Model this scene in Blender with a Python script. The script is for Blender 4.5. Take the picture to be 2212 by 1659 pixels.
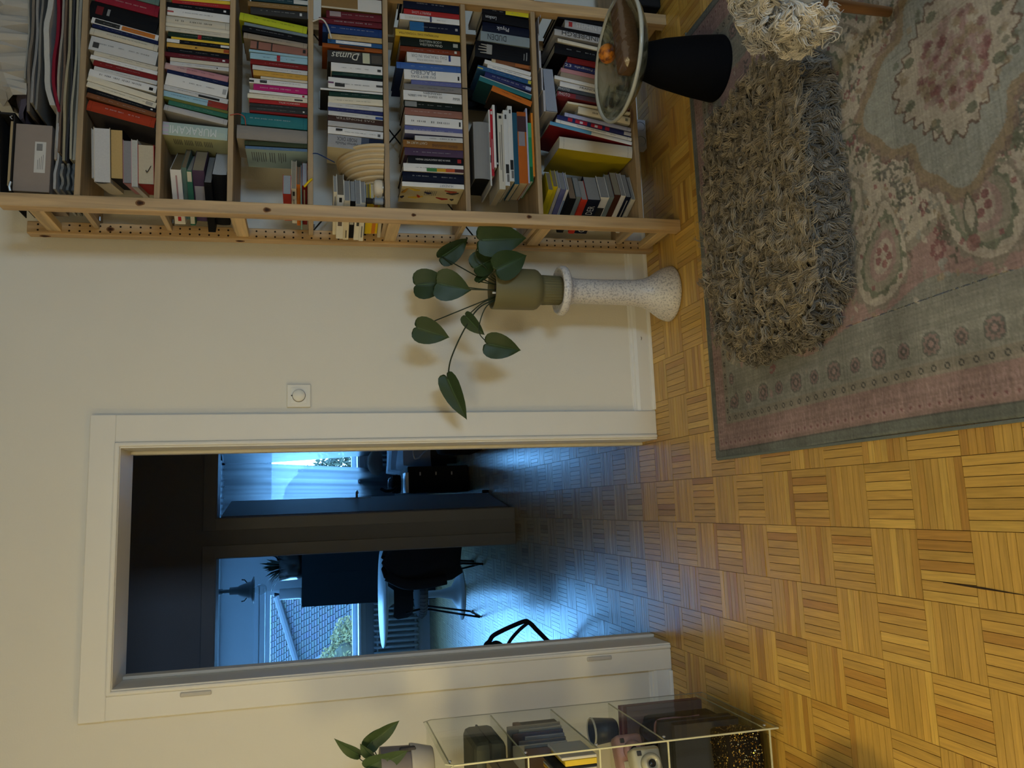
# A living room corner photographed with the phone turned on its side: the picture's left edge is up in the world.
import bpy, bmesh, math, random
import numpy as np
from mathutils import Vector, Matrix
for o in list(bpy.data.objects): bpy.data.objects.remove(o)
random.seed(7); RNG = np.random.RandomState(11)
SC = bpy.context.scene; COL = SC.collection; PI = math.pi

# ---------------------------------------------------------------- camera, sky, lamps, exposure
cam = bpy.data.objects.new('camera', bpy.data.cameras.new('camera')); COL.objects.link(cam)
cam.data.sensor_fit = 'HORIZONTAL'; cam.data.sensor_width = 36.0; cam.data.lens = 28.0643
cam.data.clip_start = .02; cam.data.clip_end = 200
_r = Vector((0.98834226, -0.15224535, 0.00096039)); _d = Vector((-0.03602187, -0.23996549, -0.97011287)); _f = Vector((0.14792563, 0.95876896, -0.2426522))
cam.matrix_world = Matrix(((_d.x, _r.x, -_f.x, 0.0933082), (_d.y, _r.y, -_f.y, -3.0315975), (_d.z, _r.z, -_f.z, 1.3643484), (0, 0, 0, 1)))
SC.camera = cam
world = bpy.data.worlds.new('daylight'); SC.world = world; world.use_nodes = True
bg = world.node_tree.nodes['Background']; bg.inputs['Color'].default_value = (.155, .47, 1.0, 1); bg.inputs['Strength'].default_value = 24.0
def light(name, kind, loc, energy, col, rot=(0, 0, 0), **kw):
    d = bpy.data.lights.new(name, kind); d.energy = energy; d.color = col
    for k, v in kw.items(): setattr(d, k, v)
    o = bpy.data.objects.new(name, d); o.location = loc; o.rotation_euler = rot; COL.objects.link(o); return o
light('low_table_lamp', 'POINT', (-1.08, -1.28, .86), 12.5, (1.0, .78, .32), shadow_soft_size=.10)
light('torchiere_uplight', 'SPOT', (-1.55, -1.9, 1.72), 100, (1.0, .85, .46), rot=(PI, 0, 0), spot_size=math.radians(120), spot_blend=.6, shadow_soft_size=.12)
light('added_warm_fill', 'POINT', (-.9, -3.4, 2.25), 44, (1.0, .85, .48), shadow_soft_size=.3)  # unseen warm fill added to brighten the upper wall
light('daylight_from_window_behind', 'AREA', (1.65, -4.85, .85), 46, (.50, .74, 1.0), rot=(math.radians(90), 0, 0), shape='RECTANGLE', size=.5, size_y=1.2)
def portal(name, loc, sx, sy):
    o = light(name, 'AREA', loc, 1, (1, 1, 1), rot=(math.radians(-90), 0, 0), shape='RECTANGLE', size=sx, size_y=sy); o.data.cycles.is_portal = True
portal('kitchen_window_portal', (-1.5, 6.99, 1.37), 1.45, 1.05); portal('bedroom_window_portal', (.85, 6.99, 1.37), 1.75, 1.05)
SC.view_settings.view_transform = 'Standard'; SC.view_settings.look = 'None'; SC.view_settings.gamma = 1.0; SC.view_settings.exposure = 0.0
SC.view_settings.use_curve_mapping = False
SC.cycles.use_denoising = True; SC.cycles.max_bounces = 8; SC.cycles.transparent_max_bounces = 24; SC.cycles.sample_clamp_indirect = 4.0
SC.cycles.caustics_reflective = False; SC.cycles.caustics_refractive = False

# ---------------------------------------------------------------- helpers
class MB:
    """collects faces with a colour each and links them as ONE mesh object"""
    def __init__(s): s.v = []; s.f = []; s.c = []; s.uv = {}
    def quad(s, pts, col):
        n = len(s.v); s.v += [tuple(p) for p in pts]; s.f.append(tuple(range(n, n + len(pts)))); s.c.append(col)
    def add(s, vs, fs, col):
        n = len(s.v); s.v += [tuple(p) for p in vs]
        for f in fs: s.f.append(tuple(i + n for i in f)); s.c.append(col)
    def box(s, lo, hi, col, M=None):
        x0, y0, z0 = lo; x1, y1, z1 = hi
        vs = [(x0,y0,z0),(x1,y0,z0),(x1,y1,z0),(x0,y1,z0),(x0,y0,z1),(x1,y0,z1),(x1,y1,z1),(x0,y1,z1)]
        if M is not None: vs = [tuple(M @ Vector(v)) for v in vs]
        s.add(vs, [(0,3,2,1),(4,5,6,7),(0,1,5,4),(1,2,6,5),(2,3,7,6),(3,0,4,7)], col)
    def bbox(s, lo, hi, col, b=.003, M=None):
        """box with chamfered vertical and horizontal edges"""
        bm = bmesh.new(); bmesh.ops.create_cube(bm, size=1)
        for v in bm.verts: v.co = Vector([(lo[i] + hi[i]) / 2 + v.co[i] * (hi[i] - lo[i]) for i in range(3)])
        bmesh.ops.bevel(bm, geom=bm.edges[:], offset=b, segments=2, profile=.5, affect='EDGES')
        bm.verts.index_update()
        vs = [tuple(M @ v.co) if M is not None else tuple(v.co) for v in bm.verts]
        s.add(vs, [tuple(v.index for v in f.verts) for f in bm.faces], col); bm.free()
    def prism(s, poly, h0, h1, col, axis='z', caps=True):
        """polygon in the plane square to axis, swept h0..h1"""
        def P(a, b, h): return {'z': (a, b, h), 'y': (a, h, b), 'x': (h, a, b)}[axis]
        n = len(poly); vs = [P(a, b, h0) for a, b in poly] + [P(a, b, h1) for a, b in poly]
        fs = [(i, (i + 1) % n, n + (i + 1) % n, n + i) for i in range(n)]
        if caps: fs += [tuple(range(n))[::-1], tuple(range(n, 2 * n))]
        s.add(vs, fs, col)
    def tube(s, pts, r, col, n=8, cap=True):
        pts = [Vector(p) for p in pts]; m = len(pts); rs = r if isinstance(r, (list, tuple)) else [r] * m
        t = [(pts[min(i + 1, m - 1)] - pts[max(i - 1, 0)]).normalized() for i in range(m)]
        a = t[0].orthogonal().normalized(); vs = []
        for i in range(m):
            a = (a - t[i] * a.dot(t[i])); a = a.normalized() if a.length > 1e-6 else t[i].orthogonal().normalized()
            b = t[i].cross(a)
            for k in range(n):
                w = 2 * PI * k / n; vs.append(pts[i] + (a * math.cos(w) + b * math.sin(w)) * rs[i])
        fs = [(i*n+k, i*n+(k+1)%n, (i+1)*n+(k+1)%n, (i+1)*n+k) for i in range(m-1) for k in range(n)]
        if cap: fs += [tuple(range(n))[::-1], tuple(range((m-1)*n, m*n))]
        s.add(vs, fs, col)
    def lathe(s, prof, col, n=32, c=(0, 0, 0), a0=0., a1=2*PI, axis='z'):
        full = abs(a1 - a0 - 2*PI) < 1e-6; k = n if full else n + 1; vs = []
        for r, z in prof:
            for i in range(k):
                w = a0 + (a1 - a0) * i / n; p = (r*math.cos(w), r*math.sin(w), z)
                if axis == 'x': p = (p[2], p[0], p[1])
                vs.append((c[0]+p[0], c[1]+p[1], c[2]+p[2]))
        fs = []
        for j in range(len(prof) - 1):
            for i in range(n):
                i2 = (i + 1) % k; fs.append((j*k+i, j*k+i2, (j+1)*k+i2, (j+1)*k+i))
        s.add(vs, fs, col)
    def build(s, name, mat, parent=None, smooth=False, M=None):
        me = bpy.data.meshes.new(name); me.from_pydata(s.v, [], s.f)
        ca = me.color_attributes.new('Col', 'FLOAT_COLOR', 'CORNER')
        n = np.array([len(f) for f in s.f]); c = np.array([(*x[:3], 1.) for x in s.c], dtype=np.float32)
        ca.data.foreach_set('color', np.repeat(c, n, axis=0).ravel())
        if smooth: me.polygons.foreach_set('use_smooth', [True] * len(me.polygons))
        me.materials.append(mat); me.update()
        o = bpy.data.objects.new(name, me); COL.objects.link(o)
        if M is not None: o.matrix_world = M
        if parent is not None: o.parent = parent
        return o
def tag(o, label=None, cat=None, group=None, kind=None):
    if label: o['label'] = label
    if cat: o['category'] = cat
    if group: o['group'] = group
    if kind: o['kind'] = kind
    return o
def thing(name, label, cat, loc=(0, 0, 0), rz=0., group=None, M=None):
    o = bpy.data.objects.new(name, None); COL.objects.link(o); o.empty_display_size = .05
    if M is not None: o.matrix_world = M
    else: o.location = loc; o.rotation_euler = (0, 0, rz)
    return tag(o, label, cat, group)
def struct(o): o['kind'] = 'structure'; return o
def hull(name, parent=None): 
    o = bpy.data.objects.new(name, None); COL.objects.link(o); o['kind'] = 'structure'; return o
def smoothpath(pts, n=8):
    """Catmull-Rom through the points"""
    P = [Vector(p) for p in pts]; P = [P[0]*2 - P[1]] + P + [P[-1]*2 - P[-2]]; out = []
    for i in range(1, len(P) - 2):
        for k in range(n):
            t = k / n; a, b, c, d = P[i-1], P[i], P[i+1], P[i+2]
            out.append(.5 * ((2*b) + (c-a)*t + (2*a-5*b+4*c-d)*t*t + (3*b-a-3*c+d)*t**3))
    return out + [P[-2]]

# ---------------------------------------------------------------- materials
def mat(name): 
    m = bpy.data.materials.new(name); m.use_nodes = True; nt = m.node_tree
    return m, nt, nt.nodes['Principled BSDF'], nt.nodes, nt.links
def setp(b, **kw):
    for k, v in kw.items():
        b.inputs[k].default_value = v
def colmat(name, rough=.7, spec=.3, noise=0., nscale=60., bump=0., bscale=200., **kw):
    """base colour from the mesh's colour attribute, with a little grain"""
    m, nt, b, N, L = mat(name); a = N.new('ShaderNodeAttribute'); a.attribute_name = 'Col'
    setp(b, Roughness=rough); b.inputs['Specular IOR Level'].default_value = spec
    src = a.outputs['Color']
    if noise:
        t = N.new('ShaderNodeTexCoord'); n = N.new('ShaderNodeTexNoise'); n.inputs['Scale'].default_value = nscale; n.inputs['Detail'].default_value = 4
        r = N.new('ShaderNodeMapRange'); r.inputs['To Min'].default_value = 1 - noise; r.inputs['To Max'].default_value = 1 + noise
        x = N.new('ShaderNodeVectorMath'); x.operation = 'SCALE'
        L.new(t.outputs['Object'], n.inputs['Vector']); L.new(n.outputs['Fac'], r.inputs['Value']); L.new(src, x.inputs[0]); L.new(r.outputs['Result'], x.inputs['Scale']); src = x.outputs[0]
    L.new(src, b.inputs['Base Color'])
    if bump:
        t2 = N.new('ShaderNodeTexCoord'); n2 = N.new('ShaderNodeTexNoise'); n2.inputs['Scale'].default_value = bscale; n2.inputs['Detail'].default_value = 5
        bp = N.new('ShaderNodeBump'); bp.inputs['Strength'].default_value = bump; bp.inputs['Distance'].default_value = .002
        L.new(t2.outputs['Object'], n2.inputs['Vector']); L.new(n2.outputs['Fac'], bp.inputs['Height']); L.new(bp.outputs['Normal'], b.inputs['Normal'])
    for k, v in kw.items(): b.inputs[k].default_value = v
    return m
def wood(name, stretch, rough=.55, amp=.35):
    m, nt, b, N, L = mat(name); a = N.new('ShaderNodeAttribute'); a.attribute_name = 'Col'
    t = N.new('ShaderNodeTexCoord'); mp = N.new('ShaderNodeMapping'); mp.inputs['Scale'].default_value = stretch
    n = N.new('ShaderNodeTexNoise'); n.inputs['Scale'].default_value = 1; n.inputs['Detail'].default_value = 6; n.inputs['Distortion'].default_value = .6
    r = N.new('ShaderNodeMapRange'); r.inputs['From Min'].default_value = .3; r.inputs['From Max'].default_value = .7; r.inputs['To Min'].default_value = 1 - amp; r.inputs['To Max'].default_value = 1 + amp * .5
    x = N.new('ShaderNodeVectorMath'); x.operation = 'SCALE'
    # knots: a sparse cell pattern, stretched a little with the grain
    kp = N.new('ShaderNodeMapping'); kp.inputs['Scale'].default_value = [max(2.2, min(9., s_ * .35)) for s_ in stretch]
    vo = N.new('ShaderNodeTexVoronoi'); vo.inputs['Scale'].default_value = 1.; vo.inputs['Randomness'].default_value = 1.
    kr = N.new('ShaderNodeMapRange'); kr.inputs['From Min'].default_value = .05; kr.inputs['From Max'].default_value = .11; kr.inputs['To Min'].default_value = 1.; kr.inputs['To Max'].default_value = 0.
    mx = N.new('ShaderNodeMix'); mx.data_type = 'RGBA'; mx.inputs['B'].default_value = (.07, .02, .008, 1)
    L.new(t.outputs['Object'], mp.inputs['Vector']); L.new(mp.outputs['Vector'], n.inputs['Vector']); L.new(n.outputs['Fac'], r.inputs['Value'])
    L.new(a.outputs['Color'], x.inputs[0]); L.new(r.outputs['Result'], x.inputs['Scale'])
    L.new(t.outputs['Object'], kp.inputs['Vector']); L.new(kp.outputs['Vector'], vo.inputs['Vector']); L.new(vo.outputs['Distance'], kr.inputs['Value'])
    L.new(kr.outputs['Result'], mx.inputs['Factor']); L.new(x.outputs[0], mx.inputs['A']); L.new(mx.outputs['Result'], b.inputs['Base Color'])
    bp = N.new('ShaderNodeBump'); bp.inputs['Strength'].default_value = .12; bp.inputs['Distance'].default_value = .002
    L.new(n.outputs['Fac'], bp.inputs['Height']); L.new(bp.outputs['Normal'], b.inputs['Normal']); setp(b, Roughness=rough)
    return m
def clearmat(name, tint=(1, 1, 1), gloss=.06, rough=.02):
    m, nt, b, N, L = mat(name); N.remove(b); out = N['Material Output']
    t = N.new('ShaderNodeBsdfTransparent'); t.inputs['Color'].default_value = (*tint, 1)
    g = N.new('ShaderNodeBsdfGlossy'); g.inputs['Roughness'].default_value = rough
    fr = N.new('ShaderNodeLayerWeight'); fr.inputs['Blend'].default_value = .5
    pw = N.new('ShaderNodeMath'); pw.operation = 'POWER'; pw.inputs[1].default_value = 4
    ad = N.new('ShaderNodeMath'); ad.operation = 'MULTIPLY_ADD'; ad.inputs[1].default_value = .18; ad.inputs[2].default_value = gloss * .6
    L.new(fr.outputs['Facing'], pw.inputs[0])
    mx = N.new('ShaderNodeMixShader'); L.new(pw.outputs[0], ad.inputs[0]); L.new(ad.outputs[0], mx.inputs[0])
    L.new(t.outputs[0], mx.inputs[1]); L.new(g.outputs[0], mx.inputs[2]); L.new(mx.outputs[0], out.inputs['Surface']); return m
def sheermat(name, col, through):
    m, nt, b, N, L = mat(name); N.remove(b); out = N['Material Output']
    d = N.new('ShaderNodeBsdfDiffuse'); d.inputs['Color'].default_value = (*col, 1); t = N.new('ShaderNodeBsdfTranslucent'); t.inputs['Color'].default_value = (*col, 1)
    m1 = N.new('ShaderNodeMixShader'); m1.inputs[0].default_value = .6; L.new(d.outputs[0], m1.inputs[1]); L.new(t.outputs[0], m1.inputs[2])
    tr = N.new('ShaderNodeBsdfTransparent'); m2 = N.new('ShaderNodeMixShader'); m2.inputs[0].default_value = through
    L.new(m1.outputs[0], m2.inputs[1]); L.new(tr.outputs[0], m2.inputs[2]); L.new(m2.outputs[0], out.inputs['Surface']); return m

PLASTER = colmat('painted_plaster', .85, .2, noise=.035, nscale=3., bump=.25, bscale=180)
PAINT = colmat('satin_paint', .45, .4, noise=.03, nscale=8., bump=.05, bscale=90)
MATTE = colmat('matte', .8, .25, noise=.05, nscale=40)
COVER = colmat('book_cover', .6, .10, noise=.06, nscale=25)
PAGES = colmat('book_pages', .9, .1, noise=.10, nscale=250)
INK = colmat('ink', .6, .3)
GLOSSY = colmat('glossy', .22, .5)
METAL = colmat('metal', .3, .5, Metallic=.9)
FABRIC = colmat('fabric', .95, .05, noise=.15, nscale=300, bump=.3, bscale=500)
PINE_Z = wood('pine_upright', (42, 42, 2.2)); PINE_X = wood('pine_board', (2.2, 42, 42)); PINE_Y = wood('pine_slat', (42, 2.4, 42))
CLEAR = clearmat('clear_acrylic', (.95, .96, .93), .07); PANE = clearmat('window_glass', (.97, .98, .98), .04); BULB = clearmat('bulb_glass', (.9, .92, .92), .12)

# ---------------------------------------------------------------- parquet floor
def parquet_mat():
    m, nt, b, N, L = mat('parquet_oak'); a = N.new('ShaderNodeAttribute'); a.attribute_name = 'Col'
    u = N.new('ShaderNodeUVMap'); u.uv_map = 'grain'
    mp = N.new('ShaderNodeMapping'); mp.inputs['Scale'].default_value = (9, 170, 1)
    n = N.new('ShaderNodeTexNoise'); n.inputs['Scale'].default_value = 1; n.inputs['Detail'].default_value = 5; n.inputs['Distortion'].default_value = .5
    r = N.new('ShaderNodeMapRange'); r.inputs['From Min'].default_value = .3; r.inputs['From Max'].default_value = .7; r.inputs['To Min'].default_value = .80; r.inputs['To Max'].default_value = 1.12
    x = N.new('ShaderNodeVectorMath'); x.operation = 'SCALE'
    L.new(u.outputs['UV'], mp.inputs['Vector']); L.new(mp.outputs['Vector'], n.inputs['Vector']); L.new(n.outputs['Fac'], r.inputs['Value'])
    L.new(a.outputs['Color'], x.inputs[0]); L.new(r.outputs['Result'], x.inputs['Scale']); L.new(x.outputs[0], b.inputs['Base Color'])
    r2 = N.new('ShaderNodeMapRange'); r2.inputs['To Min'].default_value = .24; r2.inputs['To Max'].default_value = .46; L.new(n.outputs['Fac'], r2.inputs['Value']); L.new(r2.outputs['Result'], b.inputs['Roughness'])
    bp = N.new('ShaderNodeBump'); bp.inputs['Strength'].default_value = .10; bp.inputs['Distance'].default_value = .001; L.new(n.outputs['Fac'], bp.inputs['Height']); L.new(bp.outputs['Normal'], b.inputs['Normal'])
    b.inputs['Specular IOR Level'].default_value = .5; b.inputs['Coat Weight'].default_value = .25; b.inputs['Coat Roughness'].default_value = .18
    return m
PARQUET = parquet_mat()
m = MB(); m.box((-3.4, -5.1, -.06), (4.0, 7.1, -.004), (.13, .065, .018)); FLOOR = struct(m.build('floor', MATTE))
def tint(hall=False):  # hall base colour carries the blue window light on the same oak
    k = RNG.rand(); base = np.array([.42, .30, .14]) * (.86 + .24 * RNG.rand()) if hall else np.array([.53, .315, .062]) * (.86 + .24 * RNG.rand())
    if k < .10: base *= np.array([.80, .70, .62])
    elif k < .22: base *= np.array([1.14, 1.2, 1.25])
    elif k < .32: base *= np.array([.88, .82, .75])
    return base
SQ, NS = .16, 7
def strip_geo(x0, y0, k, along_y, dz, tx, ty):
    w = SQ / NS; g = .0003
    if along_y: lo = (x0 + k*w + g, y0 + g); hi = (x0 + (k+1)*w - g, y0 + SQ - g)
    else: lo = (x0 + g, y0 + k*w + g); hi = (x0 + SQ - g, y0 + (k+1)*w - g)
    cx, cy = (lo[0]+hi[0])/2, (lo[1]+hi[1])/2; b = .0005
    top = [(lo[0]+b, lo[1]+b), (hi[0]-b, lo[1]+b), (hi[0]-b, hi[1]-b), (lo[0]+b, hi[1]-b)]; bot = [(lo[0], lo[1]), (hi[0], lo[1]), (hi[0], hi[1]), (lo[0], hi[1])]
    v = [(px, py, dz + (px-cx)*tx + (py-cy)*ty) for px, py in top] + [(px, py, -.0035) for px, py in bot]
    return v, [(0,1,2,3),(4,5,1,0),(5,6,2,1),(6,7,3,2),(7,4,0,3)]
def strip_mesh(name, items):
    V = []; F = []; C = []; U = []
    for (v, f, c, al, ou, ov) in items:
        n = len(V); V += v
        for q in f:
            F.append(tuple(i + n for i in q))
            for i in q:
                px, py = v[i][0], v[i][1]; U.append((py + ou, px + ov) if al else (px + ou, py + ov)); C.append((*c, 1.))
    me = bpy.data.meshes.new(name); me.from_pydata(V, [], F)
    ca = me.color_attributes.new('Col', 'FLOAT_COLOR', 'CORNER'); ca.data.foreach_set('color', np.array(C, dtype=np.float32).ravel())
    uv = me.uv_layers.new(name='grain'); uv.data.foreach_set('uv', np.array(U, dtype=np.float32).ravel())
    me.materials.append(PARQUET); me.update(); return me
near = []; far = []
CAMXY = np.array([.093, -3.03])
for i in range(-13, 15):
    for j in range(-46, 17):
        x0 = i*SQ; y0 = -.463 - (j+1)*SQ
        if x0 < -2.0 and y0 < 2.3: continue
        if y0 > 2.4 and not (-2.3 < x0 < 1.6): continue
        along_y = (i + j) % 2 != 0
        for k in range(NS):
            v, f = strip_geo(x0, y0, k, along_y, RNG.uniform(-.0003, .0003), RNG.normal(0, .004), RNG.normal(0, .004))
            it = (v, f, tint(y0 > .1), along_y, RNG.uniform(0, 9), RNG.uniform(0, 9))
            cx, cy = x0 + .08, y0 + .08
            vis = (-.62 < cx < .20 and -1.98 < cy < -.3)
            (near if vis else far).append((np.hypot(cx - CAMXY[0], cy - CAMXY[1]), it))
near.sort(key=lambda t: t[0])
far += near[296:]; near = near[:296]
for dist, it in near:
    o = bpy.data.objects.new('parquet_strip', strip_mesh('parquet_strip', [it])); COL.objects.link(o); o.parent = FLOOR
o = bpy.data.objects.new('parquet_field', strip_mesh('parquet_field', [t[1] for t in far])); COL.objects.link(o); o.parent = FLOOR; o['kind'] = 'stuff'
m = MB(); m.tube([(-.115, -1.49, .0006), (-.118, -1.60, .0008), (-.122, -1.70, .0006)], [.0006, .0022, .0006], (.03, .015, .006), 6); m.tube([(-.122, -1.735, .0006), (-.12, -1.78, .0006)], [.0018, .001], (.03, .015, .006), 6)
m.build('floor_scratch', MATTE, FLOOR)

# ---------------------------------------------------------------- walls
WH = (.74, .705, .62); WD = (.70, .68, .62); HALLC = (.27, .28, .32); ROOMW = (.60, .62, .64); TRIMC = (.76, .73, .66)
ZC = 2.58
def wallbox(name, boxes, col=WH, mt=PLASTER):
    m = MB()
    for lo, hi in boxes: m.box(lo, hi, col)
    return struct(m.build(name, mt))
DX0, DX1, DZ = -.475, .337, 2.012
wallbox('wall_back', [((-2.45, 0, 0), (DX0, .17, ZC)), ((DX1, 0, 0), (3.7, .17, ZC)), ((DX0, 0, DZ), (DX1, .17, ZC))])
wallbox('wall_left', [((-2.6, -5.1, 0), (-2.45, .17, ZC))])
wallbox('wall_right', [((3.7, -5.1, 0), (3.85, .17, ZC))])
wallbox('wall_behind', [((-2.6, -5.25, 0), (3.85, -5.1, ZC))])
wallbox('ceiling', [((-2.6, -5.25, ZC), (3.85, .17, ZC + .1))], (.72, .71, .69))

# the doorway: lining, casing boards with an inner bead
D1 = hull('door_1')
def cbox(name, lo, hi, col=TRIMC, b=.003, mt=PAINT, parent=D1):
    m = MB(); m.bbox(lo, hi, col, b); return m.build(name, mt, parent)
cbox('casing', (.352, -.022, 0), (.448, 0, 2.027)); cbox('casing', (-.568, -.022, 0), (-.490, 0, 2.027)); cbox('casing', (-.5685, -.0226, 2.026), (.4485, -.0005, 2.108))
cbox('bead', (.336, -.030, 0), (.352, .0, 2.026), b=.006); cbox('bead', (-.490, -.030, 0), (-.474, .0, 2.026), b=.006); cbox('bead', (-.490, -.0302, 2.010), (.352, .0, 2.028), b=.006)
cbox('jamb', (.331, -.022, 0), (.339, .185, 2.012)); cbox('jamb', (-.477, -.022, 0), (-.469, .185, 2.012)); cbox('jamb', (-.477, -.0215, 2.008), (.339, .185, 2.016))
cbox('stop_strip', (.319, .13, 0), (.331, .185, 2.008)); cbox('stop_strip', (-.469, .13, 0), (-.457, .185, 2.008))
for z in (1.746, .298):
    m = MB(); m.bbox((-.512, -.029, z - .05), (-.497, -.014, z + .05), (.50, .47, .42), .004); m.build('hinge_plate', PAINT, D1)
def base_board(name, x0, x1, end):
    m = MB(); pr = [(0, 0), (-.016, 0), (-.016, .062), (-.012, .074), (-.006, .078), (-.005, .086), (0, .090)]
    m.prism(pr, x0, x1, (.78, .77, .73), 'x'); o = struct(m.build(name, PAINT))
    q = MB(); q.prism([(-.016, 0), (-.027, 0), (-.026, .006), (-.022, .011), (-.016, .013)], x0 + .004, x1 - .004, (.80, .79, .76), 'x'); q.build('quarter_round', PAINT, o)
    return o
bb = base_board('baseboard_back', .449, 3.7, 1)
m = MB(); m.lathe([(0, -.003), (.006, -.0028), (.007, 0)], (.35, .33, .30), 14, (.75, -.0185, .045), axis='z'); m.build('nail_mark', PAINT, bb)
base_board('baseboard_side', -2.45, -.569, 0)

# rotary dimmer on the wall
t = thing('dimmer_switch', 'white square rotary dimmer switch on the wall beside the doorway', 'light switch', (.515, 0, 1.4125))
m = MB(); m.bbox((-.0425, -.011, -.0425), (.0425, 0, .0425), (.74, .71, .62), .003); m.build('faceplate', PAINT, t)
m = MB(); m.bbox((-.029, -.0125, -.029), (.029, -.0105, .029), (.77, .74, .65), .001); m.build('inset', PAINT, t)
m = MB(); rot = Matrix.Rotation(PI/2, 4, 'X'); 
mm = MB(); mm.lathe([(.0, .0), (.0225, 0), (.0225, .010), (.020, .013), (.0, .0135)], (.78, .75, .66), 36); mm.v = [tuple(rot @ Vector(v) + Vector((0, -.0115, 0))) for v in mm.v]; mm.build('knob', PAINT, t, True)
mm = MB(); mm.lathe([(.0225, 0), (.0240, 0), (.0240, .0016), (.0225, .0016)], (.12, .11, .10), 36); mm.v = [tuple(rot @ Vector(v) + Vector((0, -.0113, 0))) for v in mm.v]; mm.build('knob_gap', MATTE, t)
mm = MB(); mm.lathe([(0, .0018), (.0022, .0018), (.0022, 0)], (.05, .04, .04), 10); mm.v = [tuple(rot @ Vector(v) + Vector((0, -.0125, .026))) for v in mm.v]; mm.build('marker_dot', MATTE, t)

# ---------------------------------------------------------------- hall and the two rooms behind
YH0, YH1, YB = 2.42, 2.56, 6.80
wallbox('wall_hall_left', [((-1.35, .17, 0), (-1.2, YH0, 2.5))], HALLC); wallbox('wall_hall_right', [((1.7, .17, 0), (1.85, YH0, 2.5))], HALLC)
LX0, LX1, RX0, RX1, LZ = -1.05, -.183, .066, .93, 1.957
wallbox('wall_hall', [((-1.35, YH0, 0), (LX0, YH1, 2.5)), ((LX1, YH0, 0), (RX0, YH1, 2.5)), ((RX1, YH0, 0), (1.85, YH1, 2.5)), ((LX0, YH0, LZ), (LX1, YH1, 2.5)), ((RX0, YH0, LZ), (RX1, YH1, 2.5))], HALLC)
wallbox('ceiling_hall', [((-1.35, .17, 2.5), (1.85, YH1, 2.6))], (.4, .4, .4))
for k, (a, b) in enumerate(((LX0, LX1), (RX0, RX1))):
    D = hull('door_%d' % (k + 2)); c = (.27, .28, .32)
    cbox('casing', (a - .076, YH0 - .014, 0), (a, YH0, LZ + .08), c, parent=D); cbox('casing', (b, YH0 - .014, 0), (b + (.080 if k == 0 else .076), YH0, LZ + .08), c, parent=D) if k == 0 else cbox('casing', (b, YH0 - .014, 0), (b + .076, YH0, LZ + .08), c, parent=D)
    cbox('casing', (a - .076, YH0 - .0145, LZ), (b + .076, YH0, LZ + .078), c, parent=D)
    cbox('jamb', (a - .006, YH0 - .004, 0), (a + .004, YH1 + .012, LZ), c, parent=D); cbox('jamb', (b - .004, YH0 - .004, 0), (b + .006, YH1 + .012, LZ), c, parent=D)
    cbox('jamb', (a, YH0 - .004, LZ - .006), (b, YH1 + .012, LZ + .004), c, parent=D)
WX = [(-2.2, -.80), (0.0, 1.7)]; WZ0, WZ1 = .85, 1.885
boxes = [((-3.3, YB, 0), (WX[0][0], 7.0, 2.5)), ((WX[0][1], YB, 0), (WX[1][0], 7.0, 2.5)), ((WX[1][1], YB, 0), (3.3, 7.0, 2.5))]
for a, b in WX: boxes += [((a, YB, 0), (b, 7.0, WZ0)), ((a, YB, WZ1), (b, 7.0, 2.5))]
wallbox('wall_far', boxes, ROOMW)
wallbox('wall_kitchen_side', [((-3.45, YH1, 0), (-3.3, 7.0, 2.5))], ROOMW); wallbox('wall_bedroom_side', [((3.3, YH1, 0), (3.45, 7.0, 2.5))], ROOMW)
wallbox('wall_between', [((-.12, YH1, 0), (-.02, YB, 2.5))], ROOMW)
wallbox('wall_kitchen_front', [((-3.3, YH1 - .02, 0), (-1.35, YH1, 2.5))], ROOMW); wallbox('wall_bedroom_front', [((1.85, YH1 - .02, 0), (3.3, YH1, 2.5))], ROOMW)
wallbox('ceiling_rooms', [((-3.45, YH1, 2.41), (3.45, 7.0, 2.5))], (.66, .68, .70))
m = MB(); m.box((-3.3, YB - .05, 2.375), (-.12, YB - .02, 2.405), (.75, .77, .78)); struct(m.build('trim_1', PAINT))
m = MB(); m.prism([(YB - .015, 0), (YB, 0), (YB, .09), (YB - .01, .09)], -3.3, -.12, (.55, .56, .57), 'x'); struct(m.build('baseboard_kitchen', PAINT))
def window(n, a, b, posts):
    W = hull('window_%d' % n); c = (.62, .66, .70); f = .055
    def wb(name, lo, hi): mm = MB(); mm.bbox(lo, hi, c, .006); return mm.build(name, PAINT, W)
    wb('window_frame', (a, 6.84, WZ0), (b, 6.90, WZ0 + f)); wb('window_frame', (a, 6.84, WZ1 - f), (b, 6.90, WZ1)); wb('window_frame', (a, 6.84, WZ0 + f), (a + f, 6.90, WZ1 - f)); wb('window_frame', (b - f, 6.84, WZ0 + f), (b, 6.90, WZ1 - f))
    for p in posts: wb('mullion', (p - .04, 6.84, WZ0 + f), (p + .04, 6.90, WZ1 - f))
    xs = [a + f] + [v for p in posts for v in (p - .04, p + .04)] + [b - f]
    for i in range(0, len(xs), 2):
        mm = MB(); mm.box((xs[i], 6.866, WZ0 + f), (xs[i+1], 6.870, WZ1 - f), (1, 1, 1)); mm.build('pane', PANE, W)
    wb('sill', (a - .06, 6.60, WZ0 - .035), (b + .06, 6.86, WZ0 - .005)); wb('apron_strip', (a - .05, 6.77, WZ0 - .10), (b + .05, 6.80, WZ0 - .04))
    wb('head_casing', (a - .06, 6.785, WZ1), (b + .06, 6.80, WZ1 + .06)); wb('head_casing', (a - .06, 6.78, WZ1 + .07), (b + .06, 6.80, WZ1 + .12))
window(1, *WX[0], []); window(2, *WX[1], [])

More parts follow.
